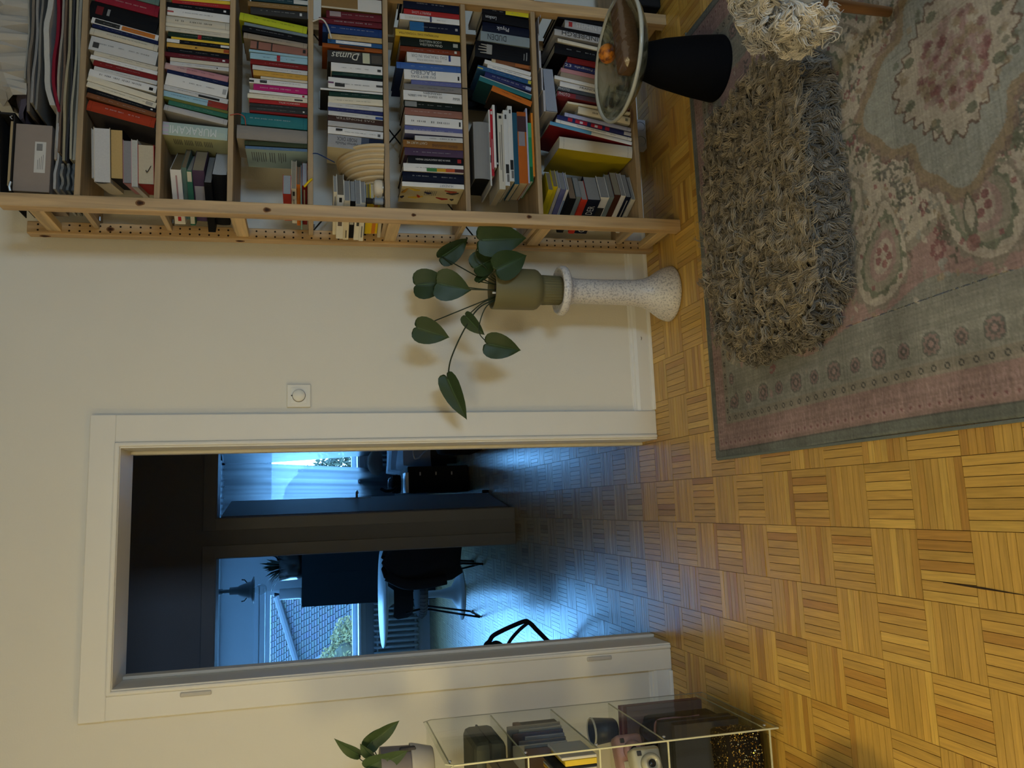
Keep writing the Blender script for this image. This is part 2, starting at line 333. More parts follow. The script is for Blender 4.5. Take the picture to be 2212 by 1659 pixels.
# radiators
def radiator(x0, x1, label):
    t = thing('radiator', label, 'radiator', ((x0 + x1)/2, 6.70, .13)); n = int((x1 - x0)/.062); c = (.46, .49, .51)
    for i in range(n):
        x = -(x1 - x0)/2 + (i + .5)*.062
        m = MB(); m.tube([(x, -.03, .02), (x, -.045, .05), (x, -.045, .49), (x, -.03, .525), (x, .03, .525), (x, .045, .49), (x, .045, .05), (x, .03, .02)], .016, c, 8); m.build('column', PAINT, t, True)
    m = MB(); m.tube([(-(x1-x0)/2, 0, .05), ((x1-x0)/2, 0, .05)], .018, c, 8); m.tube([(-(x1-x0)/2, 0, .49), ((x1-x0)/2, 0, .49)], .018, c, 8); m.build('header_pipe', PAINT, t, True)
    m = MB(); m.tube([(-(x1-x0)/2 + .02, 0, .05), (-(x1-x0)/2 + .02, 0, -.13)], .012, c, 8); m.tube([((x1-x0)/2 - .02, 0, .05), ((x1-x0)/2 - .02, 0, -.13)], .012, c, 8); m.build('feed_pipe', PAINT, t, True)
radiator(-2.15, -.97, 'pale column radiator below the kitchen window'); radiator(.45, 1.6, 'pale column radiator below the curtained bedroom window')

# ---------------------------------------------------------------- outside
def roof():
    t = thing('house_roof', 'slate blue tiled roof of the house across the street', 'roof', (0, 20, 0))
    rows = 70; c = (.020, .020, .022)
    def tile_rows(fx0, fx1, y0, z0, dy, dz, name):
        m = MB()
        for r in range(rows):
            za, zb = z0 + r*dz, z0 + (r+1)*dz + .012; ya, yb = y0 + r*dy, y0 + (r+1)*dy + .02
            xa0, xa1, xb0, xb1 = fx0(za), fx1(za), fx0(zb), fx1(zb)
            n = max(1, int((xa1 - xa0)/.19))
            for k in range(n):
                s0, s1 = k/n, (k+1)/n - .12/n; L_ = lambda a, b, s: a + (b-a)*s
                cc = tuple(v*(.85 + .3*RNG.rand()) for v in c)
                m.quad([(L_(xa0,xa1,s0), ya - .04, za), (L_(xa0,xa1,s1), ya - .04, za), (L_(xb0,xb1,s1), yb, zb), (L_(xb0,xb1,s0), yb, zb)], cc)
            m.quad([(xa0, ya, za - .02), (xa1, ya, za - .02), (xb1, yb + .03, zb - .03), (xb0, yb + .03, zb - .03)], tuple(v*.75 for v in c))
        o = m.build(name, MATTE, t); o['kind'] = 'stuff'
    tile_rows(lambda z: -9.5, lambda z: -3.6 - .75*max(0, z - .2) if z > .2 else -3.6, 0, -1.0, .095, .077, 'roof_tile')
    tile_rows(lambda z: -3.55 - .75*max(0, z - .2), lambda z: .5, .1, -1.0, .095, .077, 'roof_tile')
    m = MB(); m.tube([(-3.56, 1.3, .2), (-4.7, 3.2, 1.75)], .07, (.026, .026, .029), 8); m.build('hip_cap', MATTE, t)
    m = MB(); m.tube([(-4.7, 3.2, 1.75), (-2.6, 4.2, 2.45)], .10, (.025, .026, .029), 8); m.build('ridge_cap', MATTE, t)
    m = MB(); m.box((-9.5, .4, -6), (.5, .5, -1.0), (.4, .4, .4)); m.build('house_wall', MATTE, t)
roof()
def foliage_tree(name, label, c, r, n, cols, trunk, size=.14):
    t = thing(name, label, 'tree', (c[0], c[1], c[2] - r[2] - trunk)); m = MB(); cc = (0, 0, r[2] + trunk)
    lobes = [(RNG.normal(0, .42, 3), RNG.uniform(.45, .75)) for _ in range(12)]
    for i in range(n):
        lo, s = lobes[i % 12]; d = RNG.normal(0, 1, 3); d /= np.linalg.norm(d); p = lo + d*s*(.6 + .4*RNG.rand()); p = p*np.array(r)*.72 + cc
        a = Vector(RNG.normal(0, 1, 3)).normalized(); b = a.orthogonal().normalized(); s2 = size*(.6 + .8*RNG.rand())
        P = Vector(p); col = cols[RNG.randint(len(cols))]; k = .7 + .6*RNG.rand(); col = tuple(v*k for v in col)
        m.quad([P - a*s2, P + b*s2*.45, P + a*s2, P - b*s2*.45], col)
    o = m.build('foliage', MATTE, t); o['kind'] = 'stuff'
    m = MB(); m.lathe([(math.sin(PI*i/8)*r[0]*.45, cc[2] - math.cos(PI*i/8)*r[2]*.45) for i in range(9)], tuple(v*.3 for v in cols[0]), 14); m.v = [(a, b*r[1]/r[0], c_) for a, b, c_ in m.v]; m.build('inner_crown', MATTE, t)
    m = MB(); m.tube([(0, 0, 0), (.05, 0, trunk*.6), (0, .05, trunk + r[2]*.8)], [.16, .12, .05], (.05, .04, .03), 8); m.build('trunk', MATTE, t)
foliage_tree('leafy_tree', 'pale green leafy tree outside the kitchen window', (-3.35, 15.5, .6), (1.35, 1.2, .85), 17000, [(.075, .052, .014), (.055, .042, .014), (.09, .06, .018)], 3., .045)
foliage_tree('garden_tree', 'dark green tree seen through the gap in the bedroom curtains', (.35, 14.6, 1.2), (1.45, 1.0, 1.7), 9000, [(.022, .022, .008), (.034, .032, .013), (.02, .019, .010)], 3., .07)
foliage_tree('garden_tree', 'dark green tree behind the bedroom curtain panel on the plant side', (3.4, 14.6, 1.2), (1.5, 1.0, 1.7), 9000, [(.022, .022, .008), (.034, .032, .013), (.02, .019, .010)], 3., .07)
t = thing('white_annexe', 'small white annexe beside the tree across the street', 'building', (-5.1, 18.2, -4))
m = MB(); m.box((-.6, 0, 0), (.6, .6, 4.1), (.2, .2, .2)); m.build('wall', MATTE, t); m = MB(); m.box((-.7, -.05, 4.1), (.7, .7, 4.2), (.12, .13, .15)); m.build('roof', MATTE, t)
STANDING = [  # shelf, (x mid, z mid, lean, thickness, height), look, cover colour, extras
('A',(1.4092,1.9735,0.2198,0.0371,0.2111),'orange-red hardback with dark back cover',(.3,.035,.012),{'d':1,'lc':(.07,.06,.06)}),
('A',(1.4402,1.9768,0.2469,0.0170,0.2176),'brown paperback beside the orange-red one',(.16,.06,.025),{'d':1}),
('A',(1.4565,1.9772,0.2596,0.0145,0.2183),'thin black paperback with tiny white mark',(.0045,.0045,.006),{'bl':((.05,.08,.3,.6,(.6,.6,.6)),),'d':1}),
('A',(1.4753,1.9779,0.2672,0.0198,0.2198),'cream paperback with square logo at foot',(.6,.54,.42),{'bl':((.05,.15,.2,.8,(.3,.28,.24)),),'d':1}),
('A',(1.4973,1.9767,0.2614,0.0208,0.2174),'cream paperback with tan lower half',(.6,.54,.42),{}),
('A',(1.5244,1.9737,0.2026,0.0264,0.2113),'white paperback with black publisher dot',(.62,.6,.58),{'bl':((.05,.11,.2,.6,(.01,.01,.01)),),'d':2}),
('A',(1.5447,1.9665,0.1739,0.0153,0.1970),'thin pale grey paperback with white label',(.48,.47,.46),{'d':1}),
('A',(1.5635,1.9676,0.1818,0.0177,0.1993),'dark red paperback with silver lettering',(.16,.012,.012),{'d':1}),
('A',(1.5818,1.9728,0.1865,0.0147,0.2096),'thin white paperback next to a red one',(.62,.6,.58),{'d':1}),
('A',(1.5968,1.9677,0.1865,0.0157,0.1995),'cream paperback with small black dot',(.5,.45,.36),{'d':1}),
('A',(1.6329,1.9732,0.1787,0.0507,0.2103),'thick grey paperback with barcode sticker',(.48,.47,.46),{'bl':((.86,.95,.2,.6,(.04,.04,.04)),),'d':1}),
('A',(1.6737,1.9749,0.1912,0.0245,0.2139),'cream hardback with faint grey lettering',(.5,.45,.36),{'d':1}),
('A',(1.6930,1.9726,0.2005,0.0127,0.2092),'thin navy paperback with pale lettering',(.007,.012,.05),{'d':1}),
('A',(1.7114,1.9737,0.2030,0.0211,0.2113),'white paperback with black and orange title panels',(.62,.6,.58),{'bl':((.58,.95,.12,.88,(.02,.02,.02)),(.05,.55,.12,.88,(.42,.13,.02))),'d':1}),
('A',(1.7548,1.9759,0.1902,0.0619,0.2159),'thick black hardback with faded red emblem',(.0045,.0045,.006),{'bl':((.8,.9,.25,.75,(.1,.01,.012)),(.7,.74,.3,.7,(.2,.2,.2)))}),
('A',(1.8065,1.9676,0.1794,0.0413,0.1992),'crimson clothbound hardback',(.2,.012,.025),{'d':1}),
('A',(1.8425,1.9686,0.1789,0.0285,0.2012),'grey-green hardback at the frame edge',(.1,.16,.14),{}),
('B',(1.3684,1.7486,0.0312,0.0470,0.2111),'thick pastel rainbow hardback with huge white title',(.34,.42,.38),{'txt':(('MURAKAMI',(.55,.58,.56),.17,.86,.62,.42,0),),'bl':((.88,1,0,1,(.4,.36,.44)),),'lc':(.4,.42,.26)}),
('B',(1.4259,1.7453,0.1889,0.0206,0.2046),'grey hardback leaning on green book',(.36,.35,.35),{'d':0}),
('B',(1.4460,1.7385,0.1789,0.0157,0.1911),'green paperback with pale lettering',(.03,.12,.08),{'d':1}),
('B',(1.4609,1.7466,0.1785,0.0098,0.2073),'olive green thin paperback',(.12,.13,.03),{}),
('B',(1.4777,1.7514,0.1610,0.0222,0.2168),'light blue paperback with dark red foot',(.26,.42,.5),{'bl':((0,.3,0,1,(.22,.03,.02)),),'d':1}),
('B',(1.4987,1.7470,0.1685,0.0177,0.2079),'grey-white paperback with black label',(.48,.47,.46),{'bl':((.13,.46,.15,.6,(.015,.015,.015)),),'d':1}),
('B',(1.5305,1.7423,0.1610,0.0439,0.1986),'thick white paperback with italic black title',(.62,.6,.58),{'bl':((.02,.08,.25,.7,(.3,.3,.3)),),'d':1}),
('B',(1.5599,1.7420,0.1455,0.0134,0.1981),'dark navy paperback with teal lettering',(.007,.012,.05),{'d':1}),
('B',(1.5793,1.7451,0.1501,0.0232,0.2043),'mauve clothbound hardback, leaning',(.4,.19,.21),{'bl':((.66,1,0,1,(.42,.27,.26)),),'d':1}),
('B',(1.6016,1.7370,0.0231,0.0145,0.1881),'pale grey paperback with black dot',(.48,.47,.46),{'bl':((.19,.21,.3,.6,(.01,.01,.01)),),'d':1}),
('B',(1.6167,1.7370,0.0180,0.0135,0.1880),'beige paperback without lettering',(.5,.45,.36),{}),
('B',(1.6330,1.7491,0.0333,0.0155,0.2121),'maroon paperback with white stamp at foot',(.1,.012,.018),{'bl':((.06,.1,.25,.65,(.6,.6,.6)),),'d':1}),
('B',(1.6502,1.7416,0.0383,0.0175,0.1971),'black paperback with fine white title',(.0045,.0045,.006),{'d':1}),
('B',(1.6677,1.7430,0.0282,0.0155,0.2001),'ochre paperback with tiny black diamond',(.48,.27,.05),{'bl':((0,.09,.1,.9,(.3,.06,.02)),(.52,.55,.3,.6,(.03,.02,.01))),'d':1}),
('B',(1.6837,1.7430,0.0231,0.0135,0.2001),'black paperback with white end labels',(.0045,.0045,.006),{'bl':((.8,1,.02,.98,(.62,.6,.57)),(0,.14,.2,.8,(.6,.58,.55))),'d':1}),
('B',(1.6949,1.7365,0.0205,0.0080,0.1870),'thin mustard paperback',(.62,.42,.04),{'d':1}),
('B',(1.7080,1.7415,0.0153,0.0170,0.1970),'dark green paperback with red label',(.009,.024,.013),{'bl':((.46,.52,.05,.95,(.3,.015,.02)),),'d':1}),
('B',(1.7258,1.7480,0.0281,0.0165,0.2101),'cream paperback with brown script title',(.5,.45,.36),{'d':1}),
('B',(1.7407,1.7501,0.0357,0.0120,0.2141),'thin cream paperback with pale edges',(.6,.54,.42),{}),
('B',(1.7614,1.7515,0.0280,0.0285,0.2171),'beige hardback with large dark script title',(.5,.45,.36),{'d':2}),
('B',(1.7912,1.7436,0.0331,0.0295,0.2011),'white paperback with small red band',(.62,.6,.58),{'bl':((.9,1,.35,.55,(.3,.05,.05)),),'d':1}),
('B',(1.8160,1.7460,0.0204,0.0180,0.2060),'black paperback with white square at foot',(.0045,.0045,.006),{'bl':((.06,.1,.25,.65,(.6,.6,.6)),),'d':1}),
('B',(1.8323,1.7365,-0.0025,0.0145,0.1870),'red paperback with orange lettering',(.3,.02,.02),{'d':1}),
('B',(1.8452,1.7390,-0.0305,0.0120,0.1921),'thin mustard yellow paperback',(.62,.42,.04),{}),
('B',(1.8638,1.7391,-0.0356,0.0230,0.1921),'white paperback at the frame edge',(.62,.6,.58),{}),
('C',(1.3236,1.4840,-0.0185,0.0105,0.2040),'thin light blue paperback with printed back cover',(.08,.14,.24),{'lc':(.3,.42,.47),'lt':1,'d':1}),
('C',(1.3405,1.4855,-0.0185,0.0165,0.2070),'thin dark olive hardback',(.035,.045,.022),{}),
('C',(1.3762,1.4980,0.0185,0.0495,0.2320),'thick grey hardback with cream pages',(.22,.2,.18),{'bl':((.85,.96,.1,.9,(.22,.2,.18)),),'lc':(.4,.36,.3)}),
('C',(1.4261,1.4915,0.0184,0.0435,0.2190),'thick teal clothbound hardback',(.02,.13,.15),{'d':1}),
('C',(1.4535,1.4775,0.0105,0.0070,0.1910),'thin dark red paperback',(.16,.012,.012),{}),
('C',(1.4650,1.4785,-0.0000,0.0150,0.1930),'charcoal paperback with white dot',(.03,.03,.03),{'bl':((.05,.08,.3,.7,(.5,.5,.5)),),'d':1}),
('C',(1.4783,1.4780,0.0026,0.0105,0.1920),'dark grey paperback with fine lettering',(.03,.03,.03),{'d':1}),
('C',(1.4928,1.4785,0.0079,0.0145,0.1930),'bright dark red paperback with capital title',(.3,.02,.02),{'txt':(('HEINRICH BÖLL',(.5,.4,.35),.14,.5,.5,.5,0),)}),
('C',(1.5101,1.4815,0.0105,0.0170,0.1990),'cream paperback with black end label',(.6,.54,.42),{'bl':((.08,.22,.25,.6,(.05,.05,.05)),),'d':1}),
('C',(1.5256,1.4790,0.0210,0.0110,0.1940),'thin white paperback with red dot',(.62,.6,.58),{'bl':((.05,.09,.1,.8,(.3,.01,.04)),),'d':1}),
('C',(1.5442,1.4720,0.0079,0.0225,0.1800),'magenta paperback with pale pink title',(.36,.015,.12),{'d':2}),
('C',(1.5655,1.4790,0.0157,0.0180,0.1940),'white paperback with barcode near the top',(.62,.6,.58),{'bl':((.7,.82,.2,.8,(.03,.03,.03)),(.92,1,.2,.6,(.02,.02,.02))),'d':1}),
('C',(1.5802,1.4605,0.0157,0.0090,0.1570),'thin beige paperback under the golden one',(.5,.45,.36),{'d':1}),
('C',(1.5959,1.4725,0.0209,0.0190,0.1810),'golden yellow paperback with orange title',(.48,.27,.05),{'d':1}),
('C',(1.6152,1.4740,0.0287,0.0165,0.1841),'grey paperback with black lettering',(.48,.47,.46),{'d':1}),
('C',(1.6355,1.4775,0.0312,0.0180,0.1911),'dark red paperback with white lettering',(.16,.012,.012),{'d':1}),
('C',(1.6578,1.4780,0.0182,0.0225,0.1920),'light blue paperback with red label',(.26,.42,.5),{'bl':((.48,.54,0,1,(.3,.02,.03)),),'d':1}),
('C',(1.6751,1.4800,0.0312,0.0090,0.1961),'thin light blue paperback',(.26,.42,.5),{'d':1}),
('C',(1.6963,1.4777,0.0597,0.0284,0.1913),'brown paperback divided into framed panels',(.22,.1,.075),{'bl':((.86,.89,0,1,(.02,.02,.02)),(.62,.64,0,1,(.02,.02,.02)),(.03,.08,.3,.8,(.02,.02,.02)))}),
('C',(1.7250,1.4894,0.0879,0.0209,0.2148),'grey-brown hardback with dark title',(.27,.22,.17),{'d':1}),
('C',(1.7490,1.4921,0.1033,0.0209,0.2202),'black paperback leaning by the lime one',(.0045,.0045,.006),{'d':1}),
('C',(1.7657,1.4891,0.1033,0.0109,0.2141),'thin grey paperback beside the lime one',(.14,.18,.2),{'d':1}),
('C',(1.7911,1.4964,0.1256,0.0293,0.2288),'lime green hardback leaning',(.38,.42,.02),{'d':1}),
('C',(1.8322,1.4785,-0.0077,0.0275,0.1930),'dull black hardback with small white mark',(.03,.03,.03),{'bl':((.1,.14,.3,.7,(.5,.5,.5)),),'d':1}),
('C',(1.8567,1.4830,-0.0180,0.0185,0.2020),'ochre brown paperback with stamped lettering',(.2,.12,.045),{'d':1}),
('C',(1.8798,1.4775,-0.0129,0.0205,0.1910),'dark teal paperback with white foot',(.015,.04,.05),{'bl':((0,.25,.1,.9,(.45,.45,.43)),),'d':1}),
('C',(1.9012,1.4791,-0.0333,0.0225,0.1941),'black hardback against the frame edge',(.0045,.0045,.006),{}),
('D',(1.3651,1.2166,0.0470,0.0489,0.1912),'thick paperback shading grey to navy, serif title',(.27,.27,.28),{'txt':(('MOBY DICK',(.04,.04,.05),.48,.84,.3,.7,0),('Herman Melville',(.04,.04,.05),.46,.86,.22,.36,0)),'bl':((0,.26,0,1,(.012,.018,.04)),(.26,.4,0,1,(.06,.075,.11)),(.06,.11,.3,.55,(.55,.55,.52))),'lc':(.55,.5,.38)}),
('D',(1.4046,1.2166,0.0364,0.0260,0.1911),'white paperback with barcode and round logo',(.62,.6,.58),{'bl':((.74,.86,.5,.85,(.03,.03,.03)),(.05,.1,.2,.6,(.1,.1,.1))),'d':1}),
('D',(1.4303,1.2166,0.0338,0.0195,0.1911),'silver grey paperback with white edge',(.36,.35,.35),{}),
('D',(1.4503,1.2166,0.0337,0.0185,0.1911),'dark brown paperback with spaced capital title',(.045,.022,.016),{'txt':(('DAS MONSTER',(.35,.3,.25),.16,.86,.42,.62,0),)}),
('D',(1.4688,1.2161,0.0337,0.0165,0.1901),'grey-white paperback with blue foot',(.48,.47,.46),{'bl':((0,.14,.1,.7,(.03,.06,.2)),),'d':1}),
('D',(1.4848,1.2165,0.0233,0.0135,0.1911),'navy paperback with white lettering',(.02,.025,.1),{'d':1}),
('D',(1.5010,1.2165,0.0155,0.0170,0.1910),'pale grey paperback with fine lettering',(.48,.47,.46),{'d':1}),
('D',(1.5235,1.2160,-0.0155,0.0250,0.1900),'cream paperback with black italic lettering',(.6,.54,.42),{'d':1}),
('D',(1.5462,1.2145,-0.0180,0.0175,0.1870),'dark green hardback with worn edges',(.008,.03,.022),{'d':1}),
('D',(1.5597,1.2295,-0.0026,0.0075,0.2170),'pinkish white tall slim photo volume',(.62,.6,.58),{'lc':(.02,.02,.02)}),
('D',(1.5868,1.2160,0.0026,0.0415,0.1900),'white paperback with barcode on its spine',(.62,.6,.58),{'bl':((.7,.88,.15,.5,(.03,.03,.03)),(.9,1,.4,.55,(.12,.04,.1)),(0,.12,.4,.6,(.05,.05,.05))),'d':1}),
('D',(1.6118,1.2090,-0.0077,0.0065,0.1760),'thin black paperback',(.0045,.0045,.006),{}),
('D',(1.6228,1.2095,-0.0077,0.0135,0.1770),'dark green paperback with faint lettering',(.008,.03,.022),{'d':1}),
('D',(1.6478,1.2110,-0.0026,0.0335,0.1800),'white paperback with black italic title',(.62,.6,.58),{'bl':((.03,.1,.3,.6,(.05,.05,.05)),),'d':1}),
('D',(1.6897,1.2170,-0.0230,0.0455,0.1921),'dark pictorial paperback with italic white name',(.03,.03,.03),{'txt':(('Dumas',(.55,.53,.45),.42,.95,.62,.55,0),),'bl':((.23,.36,.05,.95,(.42,.42,.3)),(0,.2,.1,.8,(.07,.06,.05)),(.4,.8,.7,.95,(.12,.11,.09)))}),
('D',(1.7262,1.2260,0.0153,0.0160,0.2100),'orange-brown hardback behind a dark one',(.24,.06,.01),{'bl':((.3,.72,.25,.8,(.05,.02,.01)),)}),
('D',(1.7435,1.2170,0.0051,0.0160,0.1920),'blue paperback with long white label',(.02,.075,.19),{'bl':((.2,.85,.15,.85,(.6,.6,.6)),),'d':1}),
('D',(1.7637,1.2160,-0.0076,0.0205,0.1900),'tan paperback with dark lettering',(.42,.29,.13),{'d':1}),
('D',(1.7944,1.2255,0.0076,0.0325,0.2090),'navy hardback with small white marks',(.012,.035,.13),{'d':1}),
('D',(1.8240,1.2320,-0.0127,0.0225,0.2220),'dark red hardback with lighter lettering',(.1,.012,.018),{'d':2}),
('D',(1.8518,1.2190,-0.0203,0.0290,0.1960),'dark red hardback with barcode sticker',(.1,.012,.018),{'bl':((.74,.94,.2,.9,(.28,.22,.22)),),'d':1}),
('D',(1.8976,1.2275,-0.0076,0.0525,0.2130),'book wrapped in brown paper with white patch',(.2,.12,.045),{'bl':((0,.4,0,1,(.5,.48,.45)),(.4,1,0,.12,(.45,.4,.3))),'th':1}),
('D',(1.9352,1.2121,-0.0429,0.0215,0.1822),'maroon hardback behind the torn wrapping',(.1,.012,.018),{}),
('E',(1.2272,0.9455,-0.0071,0.0175,0.2230),'white paperback with dancing figures on back cover',(.62,.6,.58),{'txt':(('HUNDERT',(.16,.18,.22),.18,.4,.55,.45,0),),'lc':(.55,.48,.3),'fig':1}),
('E',(1.2567,0.9445,0.0024,0.0365,0.2210),'thick black-blue hardback with grey roundel',(.004,.006,.018),{'d':1}),
('E',(1.2920,0.9425,-0.0189,0.0300,0.2170),'white paperback with rainbow strip',(.62,.6,.58),{'bl':((.45,.62,.05,.5,(.04,.16,.05)),(.3,.45,.05,.5,(.45,.25,.02)),(.15,.3,.05,.5,(.4,.07,.02)),(0,.15,.05,.5,(.06,.02,.02))),'d':1}),
('E',(1.3216,0.9345,-0.0141,0.0270,0.2010),'black paperback with bold white title',(.0045,.0045,.006),{'txt':(('SINN IN DER KREATIVITÄT FINDEN',(.55,.53,.5),.24,.86,.3,.5,0),),'bl':((.04,.11,.25,.8,(.25,.02,.02)),)}),
('E',(1.3507,0.9400,-0.0118,0.0295,0.2120),'dark purple paperback with dim lettering',(.06,.035,.07),{'d':1}),
('E',(1.3802,0.9425,-0.0071,0.0285,0.2170),'brown paperback with white and black capitals',(.19,.085,.02),{'txt':(("CAN'T HURT ME",(.5,.45,.35),.6,.94,.36,.6,0),('DAVID GOGGINS',(.05,.02,.01),.1,.52,.34,.4,0))}),
('E',(1.4040,0.9210,-0.0165,0.0185,0.1740),'short silver grey paperback with dark title',(.48,.47,.46),{'d':2}),
('E',(1.4335,0.9390,-0.0047,0.0310,0.2100),'blue paperback with wide white edge',(.1,.11,.26),{'bl':((0,1,0,.42,(.45,.42,.43)),),'d':1}),
('E',(1.4683,0.9385,0.0070,0.0375,0.2090),'white paperback with black flame logo',(.62,.6,.58),{'bl':((.03,.06,.2,.7,(.02,.02,.02)),),'d':2}),
('E',(1.5030,0.9385,0.0000,0.0280,0.2090),'dusty pink paperback with pale lettering',(.22,.1,.075),{'d':1}),
('E',(1.5317,0.9400,-0.0023,0.0255,0.2120),'dark green paperback with barcode label',(.005,.008,.005),{'bl':((.78,.98,.1,.9,(.2,.2,.19)),),'d':1}),
('E',(1.5650,0.9405,0.0000,0.0390,0.2130),'white paperback with three-line serif title',(.62,.6,.58),{'txt':(('101 ESSAYS, die dein LEBEN',(.06,.06,.06),.34,.92,.26,.5,0),('VERÄNDERN',(.06,.06,.06),.34,.66,.26,.8,0),('PIPER',(.02,.02,.02),.03,.15,.26,.45,1))}),
('E',(1.5980,0.9390,-0.0047,0.0230,0.2100),'grey paperback with dark lettering',(.17,.16,.16),{'d':1}),
('E',(1.6184,0.9260,-0.0162,0.0175,0.1840),'violet blue paperback with white emblem',(.1,.11,.26),{'d':1}),
('E',(1.6476,0.9385,-0.0208,0.0395,0.2090),'white paperback with big blue-grey capitals',(.62,.6,.58),{'txt':(('PLACEBO',(.12,.14,.18),.45,.88,.42,.74,0),('DU BIST DAS',(.12,.14,.18),.45,.88,.24,.3,0)),'bl':((.03,.06,.2,.6,(.02,.02,.02)),),'d':0}),
('E',(1.6809,0.9520,-0.0162,0.0255,0.2360),'tall blue hardback with light blue lettering',(.04,.1,.3),{'d':1,'lc':(.015,.03,.11)}),
('E',(1.7152,0.9330,-0.0069,0.0385,0.1980),'white paperback with grey capitals and blue bar',(.62,.6,.58),{'txt':(('DAS TRAUMA IN DIR',(.22,.22,.22),.26,.92,.34,.66,0),('BESSEL VAN DER KOLK',(.3,.3,.3),.36,.82,.2,.26,0)),'bl':((.185,.225,.35,1,(.02,.04,.16)),)}),
('E',(1.7461,0.9450,-0.0115,0.0195,0.2220),'rust red paperback with script lettering',(.15,.03,.012),{'d':1,'bl':((.06,.1,.3,.8,(.5,.5,.45)),)}),
('E',(1.7742,0.9445,-0.0023,0.0335,0.2210),'black paperback with two-line white capitals',(.005,.008,.005),{'txt':(('EASTERN BODY',(.42,.42,.36),.31,.68,.3,.7,1),('WESTERN MIND',(.42,.42,.36),.3,.68,.3,.28,1)),'bl':((.04,.12,.3,.75,(.3,.3,.26)),)}),
('E',(1.8065,0.9530,0.0000,0.0270,0.2380),'tall yellow paperback with brown capitals',(.55,.36,.04),{'txt':(('PATANJALI DAS YOGASUTRA',(.1,.05,.005),.34,.95,.42,.5,0),),'lc':(.5,.3,.02)}),
('E',(1.8386,0.9265,-0.0183,0.0390,0.1850),'navy paperback with bright blue square',(.004,.006,.018),{'bl':((.72,1,.05,.98,(.02,.1,.24)),(.04,.09,.35,.6,(.3,.3,.3))),'d':1}),
('E',(1.8715,0.9445,0.0000,0.0230,0.2210),'white paperback with long title labels',(.62,.6,.58),{'bl':((.5,.92,.15,.75,(.55,.53,.47)),(.47,.5,0,1,(.03,.04,.1))),'d':1}),
('E',(1.8940,0.9370,0.0000,0.0200,0.2060),'slim red paperback with white capitals',(.3,.02,.02),{'txt':(('PERFECT LOVE',(.5,.42,.4),.52,.86,.5,.42,0),)}),
('E',(1.9268,0.9380,0.0069,0.0425,0.2080),'black navy paperback with blue lettering',(.004,.006,.018),{'d':1}),
('E',(1.9740,0.9415,0.0159,0.0495,0.2150),'black navy hardback at the frame edge',(.004,.006,.018),{'d':1}),
('F',(1.5969,0.6433,0.3299,0.0237,0.1585),'orange and black paperback leaning steeply',(.45,.12,.015),{'lc':(.03,.02,.01),'d':1}),
('F',(1.6303,0.6666,0.2847,0.0221,0.2053),'dark green hardback with pale edge',(.02,.13,.15),{'bl':((0,1,.75,1,(.4,.42,.4)),),'lc':(.01,.05,.06)}),
('F',(1.6529,0.6549,0.2513,0.0228,0.1817),'navy paperback with pink and white title',(.02,.025,.1),{'d':2,'bl':((0,.12,.2,.8,(.3,.35,.5)),)}),
('F',(1.6793,0.6684,0.2150,0.0171,0.2088),'royal blue paperback leaning',(.02,.075,.19),{'bl':((0,.06,.1,.9,(.4,.38,.05)),(.9,1,.2,.5,(.4,.38,.1))),'d':1}),
('F',(1.6921,0.6492,0.2021,0.0137,0.1705),'thin white paperback with small logo',(.62,.6,.58),{'d':2}),
('F',(1.7095,0.6541,0.1886,0.0162,0.1802),'thin white brochure leaning',(.62,.6,.58),{}),
('F',(1.7251,0.6398,0.0907,0.0169,0.1516),'thin brown and orange paperback',(.16,.06,.025),{'bl':((.05,.4,.1,.9,(.3,.1,.03)),(.9,1,.1,.9,(.4,.32,.2)))}),
('F',(1.7708,0.6692,0.0666,0.0674,0.2105),'very thick black hardback with skeletal hand print',(.0045,.0045,.006),{'bl':((.05,.07,.2,.7,(.2,.2,.2)),(.1,.115,.2,.6,(.2,.2,.2))),'hand':1}),
('F',(1.8249,0.6591,0.0477,0.0400,0.1902),'grey dictionary with large black capitals',(.2,.24,.26),{'txt':(('DUDEN',(.03,.035,.04),.48,.86,.6,.5,0),)}),
('F',(1.8655,0.6546,0.0555,0.0394,0.1813),'black hardback with white serif word',(.004,.006,.018),{'txt':(('Physik',(.55,.55,.55),.44,.7,.55,.5,0),)}),
('F',(1.9042,0.6547,0.0715,0.0364,0.1815),'black reference book with white lettering',(.0045,.0045,.006),{'txt':(('Lexikon',(.5,.5,.5),.7,.93,.4,.42,0),)}),
('F',(1.9342,0.6545,0.0264,0.0230,0.1811),'black paperback with yellow foot label',(.0045,.0045,.006),{'bl':((0,.5,.12,.9,(.55,.48,.02)),),'d':1}),
('F',(1.9502,0.6670,-0.0158,0.0100,0.2060),'thin white brochure at the frame edge',(.62,.6,.58),{}),
('F',(1.9600,0.6670,-0.0263,0.0090,0.2061),'thin grey brochure at the frame edge',(.48,.47,.46),{}),
('G',(1.4205,0.3173,0.0644,0.0489,0.2926),'thick cream-backed volume with yellow cover',(.5,.45,.36),{'lc':(.42,.33,.01)}),
('G',(1.4748,0.3365,0.1745,0.0148,0.3310),'slim light blue and white volume with red cover',(.62,.6,.58),{'bl':((.5,1,0,1,(.1,.28,.45)),),'lc':(.16,.01,.015)}),
('G',(1.4887,0.3242,0.1710,0.0138,0.3065),'slim white volume with black lettering',(.62,.6,.58),{'d':2}),
('G',(1.5065,0.3210,0.1617,0.0192,0.2999),'navy volume with red and blue pattern',(.02,.025,.1),{'bl':((.8,.86,.1,.9,(.35,.02,.04)),(.6,.76,.1,.9,(.35,.02,.04)),(.4,.55,.1,.9,(.35,.02,.04)),(.3,.36,.1,.9,(.3,.02,.04)),(.66,.7,.2,.7,(.5,.5,.6)),(.46,.5,.2,.7,(.5,.5,.6)),(0,.1,.1,.9,(.45,.45,.5)))}),
